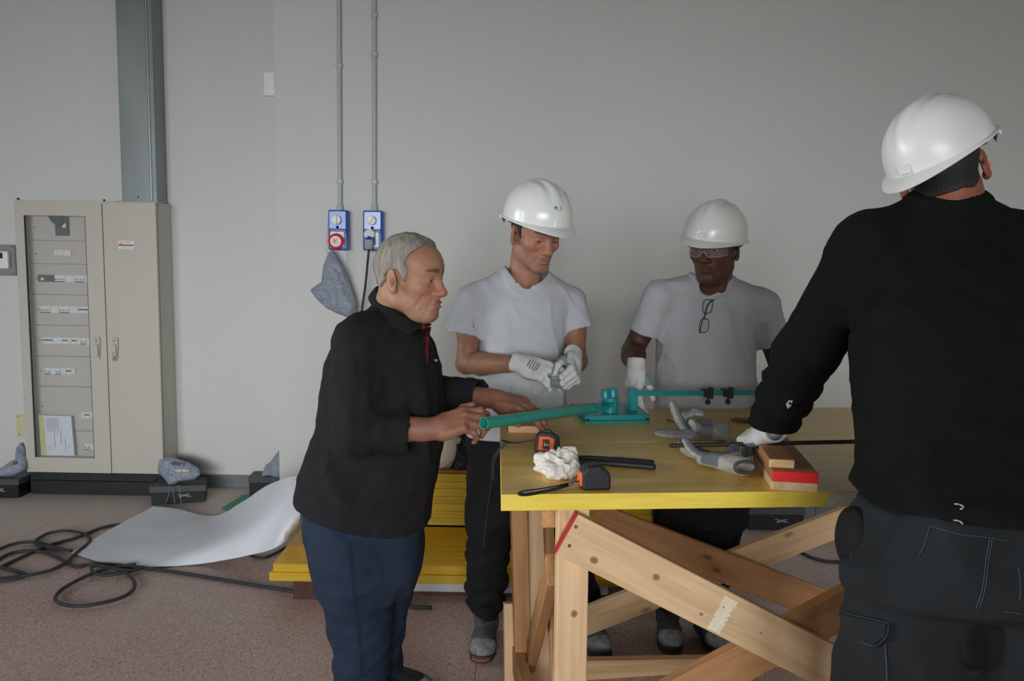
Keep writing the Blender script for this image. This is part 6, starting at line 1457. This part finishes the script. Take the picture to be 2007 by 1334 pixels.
# shoe boxes
m_sbox = mat('black_shoe_box_card', c(17, 18, 19), 0.5, var=0.3, vscale=18); m_slid = mat('grey_shoe_box_lid', c(62, 66, 68), 0.55, var=0.25, vscale=14); m_pr = mat('box_print_white', c(140, 142, 142), 0.6)
def shoe_box(label, loc, rz, L_=0.31, D=0.21, H_=0.115, lid_rot=(0, 0, 0), lid_z=0.0, logo=True, lid_m=None, hollow=False):
    t = thing('shoe_box', label, 'shoe box', loc, (0, 0, rz), group='shoe boxes along the wall')
    bm = bmesh.new()
    for a in ((0, L_, 0, 0.003, 0, H_), (0, L_, D-0.003, D, 0, H_), (0, 0.003, 0, D, 0, H_), (L_-0.003, L_, 0, D, 0, H_), (0, L_, 0, D, 0, 0.003)): bm_box(bm, *a)
    obj('box', bm, m_sbox, t)
    bm = bmesh.new(); e = 0.004
    for a in ((-e, L_+e, -e, D+e, -0.003, 0), (-e, L_+e, -e-0.002, -e, -0.035, 0), (-e, L_+e, D+e, D+e+0.002, -0.035, 0), (-e-0.002, -e, -e, D+e, -0.035, 0), (L_+e, L_+e+0.002, -e, D+e, -0.035, 0)): bm_box(bm, *a)
    ld = obj('lid', bm, lid_m or m_slid, t); ld.location = (0, 0, H_+0.002+lid_z); ld.rotation_euler = lid_rot
    if logo:
        bm = bmesh.new(); x = L_*0.60
        for a in ((-0.038, -0.020, 0.006, 0.0095), (-0.030, -0.014, -0.0095, -0.006), (-0.024, 0.022, -0.002, 0.002), (0.014, 0.032, 0.006, 0.0095), (0.020, 0.040, -0.0095, -0.006)): bm_box(bm, x+a[0], x+a[1], -0.0016, 0, H_*0.42+a[2], H_*0.42+a[3])
        obj('logo_bars', bm, m_pr, t)
        M = mw_of(t) @ Matrix.Translation((x+0.002, -0.0012, H_*0.42)) @ FACE_CAM; text('logo_lettering', 'DIKE', 0.022, m_pr, t, M, 0.0005)
    return t
shoe_box('black shoe box at the right foot of the cabinet', atz(297, 990, 0), math.radians(18), 0.30, 0.165, 0.112, (math.radians(-3), math.radians(2), 0))
shoe_box('black shoe box at the left of the cabinet, cut by the photo edge', (-3.287, 4.60, 0), 0.01, 0.302, 0.21, 0.115, logo=True)
shoe_box('black shoe box behind the white paper at the wall corner', atz(489, 969, 0), math.radians(3), 0.31, 0.125, 0.112, logo=False)
shoe_box('black shoe box under the far side of the bench', (1.352, 4.262, 0), math.radians(2), 0.315, 0.20, 0.125)
# bags lying on the boxes
def lying(label, ctr, tilt, pix, th, seed, ux=(1, 0, 0)):
    uz = (0, math.cos(tilt), math.sin(tilt)); po = [on_plane(ctr, ux, uz, *p) for p in pix]; return bag(label, ctr, ux, uz, po, th, seed)
def deco(t, X, items, y=-0.05):
    for nm, (x, z, w_, h_), mm in items:
        bm = lathe([(1.0, -0.002), (1.0, 0.002)], 20); M = Matrix(X.tolist()) @ Matrix.Translation((x, y, z)) @ Matrix.Rotation(math.radians(90), 4, 'X') @ Matrix.Diagonal((w_, h_, 1, 1)); bmesh.ops.transform(bm, matrix=M, verts=bm.verts[:]); obj(nm, bm, mm, t, world=True)
m_lr = mat('emblem_red', c(120, 66, 70), 0.6); m_ld = mat('emblem_dark', c(66, 70, 84), 0.6); m_ly = mat('emblem_yellow', c(168, 166, 140), 0.6)
cM = at(352, 922, 4.64)
t, X = lying('grey bag with printed emblem draped over the box beside the cabinet', cM, math.radians(62), ((312, 903), (322, 897), (336, 894), (352, 900), (372, 906), (390, 917), (393, 930), (380, 940), (352, 943), (332, 954), (322, 938), (309, 925)), 0.035, 2.0)
yy = -0.043
for nm, (px, py), (w_, h_), mm in (('emblem', (346, 911), (0.016, 0.011), m_ld), ('emblem', (356, 912), (0.014, 0.009), m_ld), ('emblem', (365, 913), (0.007, 0.008), m_lr), ('emblem', (362, 925), (0.045, 0.008), m_ly)):
    u_, v_ = on_plane(cM, (1, 0, 0), (0, math.cos(math.radians(62)), math.sin(math.radians(62))), px, py); deco(t, X, [(nm, (u_, v_, w_, h_), mm)], yy)
for pix in (((333, 953), (330, 970), (324, 988)), ((338, 955), (340, 970), (343, 986)), ((350, 950), (353, 970), (355, 985))): obj('drawcord', sweep(spline([at(x, y, 4.50) for x, y in pix], 4), 0.0016, 5), m_cord, t, world=True)
cL = at(25, 912, 4.66)
t, X = lying('grey bag slumped on the box at the photo edge, left of the cabinet', cL, math.radians(60), ((-30, 925), (0, 918), (18, 905), (30, 900), (32, 884), (40, 868), (47, 866), (52, 885), (53, 905), (50, 920), (30, 930), (5, 933), (-30, 935)), 0.035, 4.0)
u_, v_ = on_plane(cL, (1, 0, 0), (0, 0.5, 0.866), 36, 911); deco(t, X, [('emblem', (u_, v_, 0.012, 0.010), m_lr)], yy)
cC = at(530, 912, 4.80)
t, X = lying('grey bag on the box at the wall corner', cC, math.radians(68), ((512, 935), (520, 912), (530, 905), (540, 890), (550, 878), (575, 880), (575, 930), (545, 938), (528, 932)), 0.03, 5.0)
cD = at(1515, 985, 4.37)
t, X = lying('grey bag on the box under the far side of the bench', cD, math.radians(40), ((1472, 998), (1470, 985), (1490, 972), (1530, 968), (1562, 978), (1566, 996), (1540, 1002), (1510, 1004)), 0.03, 6.0)

# green sheet on the floor
o = obj('green_sheet', prism([(-1.70, 4.46), (-1.30, 4.30), (-1.16, 4.50), (-1.385, 4.755), (-1.665, 4.72)], 0.001, 0.006, axis='z'), mat('green_plastic', c(36, 120, 84), 0.5)); tag(recenter(o), 'green plastic sheet on the floor behind the white paper', 'sheet')

# large sheet of white paper draped from the floor over the end of the panels
top = [(300, 992, .035), (345, 997, .03), (420, 1011, .035), (470, 986, .17), (530, 948, .34), (566, 936, .42), (593, 931, .462)]
mid = [(218, 1036, .012), (300, 1042, .03), (400, 1050, .055), (480, 1028, .18), (540, 995, .31), (572, 980, .38), (592, 985, .452)]
bot = [(140, 1083, .006), (205, 1103, .008), (290, 1111, .006), (400, 1104, .012), (500, 1085, .10), (545, 1070, .185), (583, 1036, .215)]
rows = [[atz(*p) for p in r] for r in (top, mid, bot)]
cr = [spline(r, 6) for r in rows]; bm = bmesh.new(); grid = []
for i in range(len(cr[0])):
    colp = spline([cr[0][i], cr[1][i], cr[2][i]], 9); grid.append([bm.verts.new(p+Vector((0, 0, 0.004*mnoise.noise(p*7)+0.002*mnoise.noise(p*19)))) for p in colp])
for a, b_ in zip(grid, grid[1:]):
    for k in range(len(a)-1): bm.faces.new((a[k], b_[k], b_[k+1], a[k+1]))
bmesh.ops.recalc_face_normals(bm, faces=bm.faces[:]); bmesh.ops.solidify(bm, geom=bm.faces[:], thickness=0.0012)
o = obj('paper_sheet', bm, mat('white_paper', c(186, 190, 200), 0.8, var=0.05, vscale=6, bump=0.1, bscale=12), smooth=True, angle=40); tag(recenter(o), 'large sheet of white paper draped from the floor over the panels', 'paper')

# black cable looped on the floor
def fl(p): q = atz(p[0]*0.3253, 900+p[1]*0.3253, 0.0); return q
def lay(pts, z0=0.009): return [Vector((p.x, p.y, z0)) for i, p in enumerate(spline([fl(p) for p in pts], 5))]
paths = [
    [(2600, 905), (2300, 885), (1950, 838), (1700, 795), (1400, 745), (1100, 695), (880, 665), (700, 645), (560, 640), (470, 655), (410, 635), (350, 600), (260, 568), (150, 560), (60, 577), (0, 608), (-80, 680), (0, 735), (80, 730), (150, 712), (130, 690), (20, 662), (20, 650), (150, 590), (300, 525), (430, 490), (500, 465), (600, 425), (720, 402), (900, 395)],
    [(-40, 575), (30, 540), (110, 518), (200, 512), (280, 525), (350, 548), (430, 565), (350, 552), (260, 535), (215, 515), (235, 488), (300, 456), (400, 444), (500, 460), (545, 490), (525, 525), (480, 560), (430, 605), (400, 635), (300, 685), (160, 715), (0, 733)],
    [(860, 668), (800, 690), (700, 712), (610, 718), (555, 690), (570, 660), (650, 668), (730, 690), (795, 735), (812, 785), (765, 838), (650, 880), (500, 905), (400, 900), (345, 880), (335, 850), (380, 800), (480, 742), (590, 695), (700, 668), (820, 650)]]
bm = bmesh.new()
for k, p in enumerate(paths): sweep(lay(p, 0.0085+0.004*k), 0.0082, 8, bm=bm)
tag(recenter(obj('floor_cable', bm, m_cable, smooth=True)), 'long black cable looped on the floor beside the white paper', 'cable')
bm = sweep(spline([atz(1500, 1062, 0.008), atz(1560, 1078, 0.008), atz(1590, 1092, 0.008), atz(1625, 1100, 0.008), atz(1665, 1098, 0.008), atz(1740, 1085, 0.008)], 6), 0.008, 8)
tag(recenter(obj('floor_cable', bm, m_cable, smooth=True)), 'short stretch of black cable on the floor behind the bench braces', 'cable')
bm = sweep(spline([atz(470, 1065, 0.008), atz(490, 1086, 0.008), atz(512, 1093, 0.008), atz(535, 1086, 0.008), atz(560, 1072, 0.008)], 6), 0.007, 8)
tag(recenter(obj('floor_cable', bm, m_cable, smooth=True)), 'black cable end curling out from under the white paper', 'cable')

# spare hard hat upside down and a dark jacket on the rear pile
PT = PILE_TOP+0.016
sp = thing('hard_hat', 'upturned white hard hat lying on the panel pile behind the men', 'hard hat', (-0.33, 3.9, PT))
Rsp = face_frame((0.80, -0.25, 0.30), (0.15, -0.1, -1)); ctr = at(852, 869, 3.86); hh = hard_hat('shell', sp, xf(Rsp, ctr), 1.0, m=mat('cream_hat_plastic', c(188, 184, 168), 0.4), inner=False)
bm = prism([(-0.02, -0.02), (0.0, -0.012), (0.02, -0.024), (0.02, 0.018), (-0.004, 0.012), (-0.018, 0.02)], -0.002, 0.002); o = obj('clip', bm, m_black, sp, world=True); o.location = at(881, 876, 3.80)
def jack(P):
    q = V3(at(908, 900, 3.9)); f = ell(P, q+np.array([0, 0, 0.02]), (0.075, 0.11, 0.12)); f = smin(f, ell(P, q+np.array([0.05, 0, -0.05]), (0.13, 0.13, 0.06)), 0.05); f = smin(f, cone(P, q+np.array([0.02, 0, 0.05]), q+np.array([0.04, 0.02, 0.16]), 0.04, 0.03), 0.04)
    r = 1-np.abs(wob(P, 34.0, 3.0)); f = f-0.022*r**4+0.010*wob(P, 60.0, 1.0); return np.maximum(f, PT-P[..., 2])
q = V3(at(908, 900, 3.9)); o = sdf_obj('jacket', jack, q-np.array([0.2, 0.22, 0.2]), q+np.array([0.25, 0.22, 0.28]), 0.008, mat('dark_nylon', c(30, 33, 37), 0.5, var=0.3, vscale=20)); tag(recenter(o), 'dark crumpled jacket on the panel pile beside the upturned hard hat', 'jacket')

# loose work gloves on the bench
g1 = thing('work_glove', 'grey work glove lying palm up with a finger raised', 'glove', atz(1360, 850, TZ), group='loose gloves on the bench')
w1 = atz(1404, 846, TZ+0.024); R_ = hand_frame((-1, 0.12, 0.02), (0.0, 0.25, -0.97))
go, _c = glove(g1, R_, w1, 1, [(-2, 6, 4), (58, 6, 4), (78, 70, 40), (80, 70, 40)], 1.0, grow=0.0042, flat=1.7, white=(126, 126, 124), grey=(92, 94, 97), coat_z=0.012, thumb=((0.55, 0.6, -0.6), (0.3, 0.6, -0.75)), h=0.0034)
g2_ = thing('work_glove', 'grey work glove with a dark cuff lying half under the steel bar', 'glove', atz(1395, 915, TZ), group='loose gloves on the bench')
w2 = atz(1440, 910, TZ+0.024); R_ = hand_frame(V3(atz(1335, 884, TZ+0.016))-V3(w2), (0.05, -0.3, -0.95))
go, _c = glove(g2_, R_, w2, -1, [(2, 4, 3), (0, 6, 4), (8, 10, 6), (14, 20, 10)], 1.0, grow=0.0042, flat=2.4, white=(132, 130, 122), grey=(80, 82, 88), coat_z=0.012, thumb=((0.75, 0.6, -0.25), (0.4, 0.85, -0.3)), h=0.0034)
Rn = np.array(R_); pts = [V3(w2)+Rn@np.array([0.038*math.cos(t), -0.034, 0.016*math.sin(t)]) for t in np.linspace(0, 2*math.pi, 20, endpoint=False)]
obj('cuff_band', sweep(pts, 0.0045, 6, closed=True), mat('glove_band', c(60, 60, 64), 0.9), go, world=True, smooth=True)
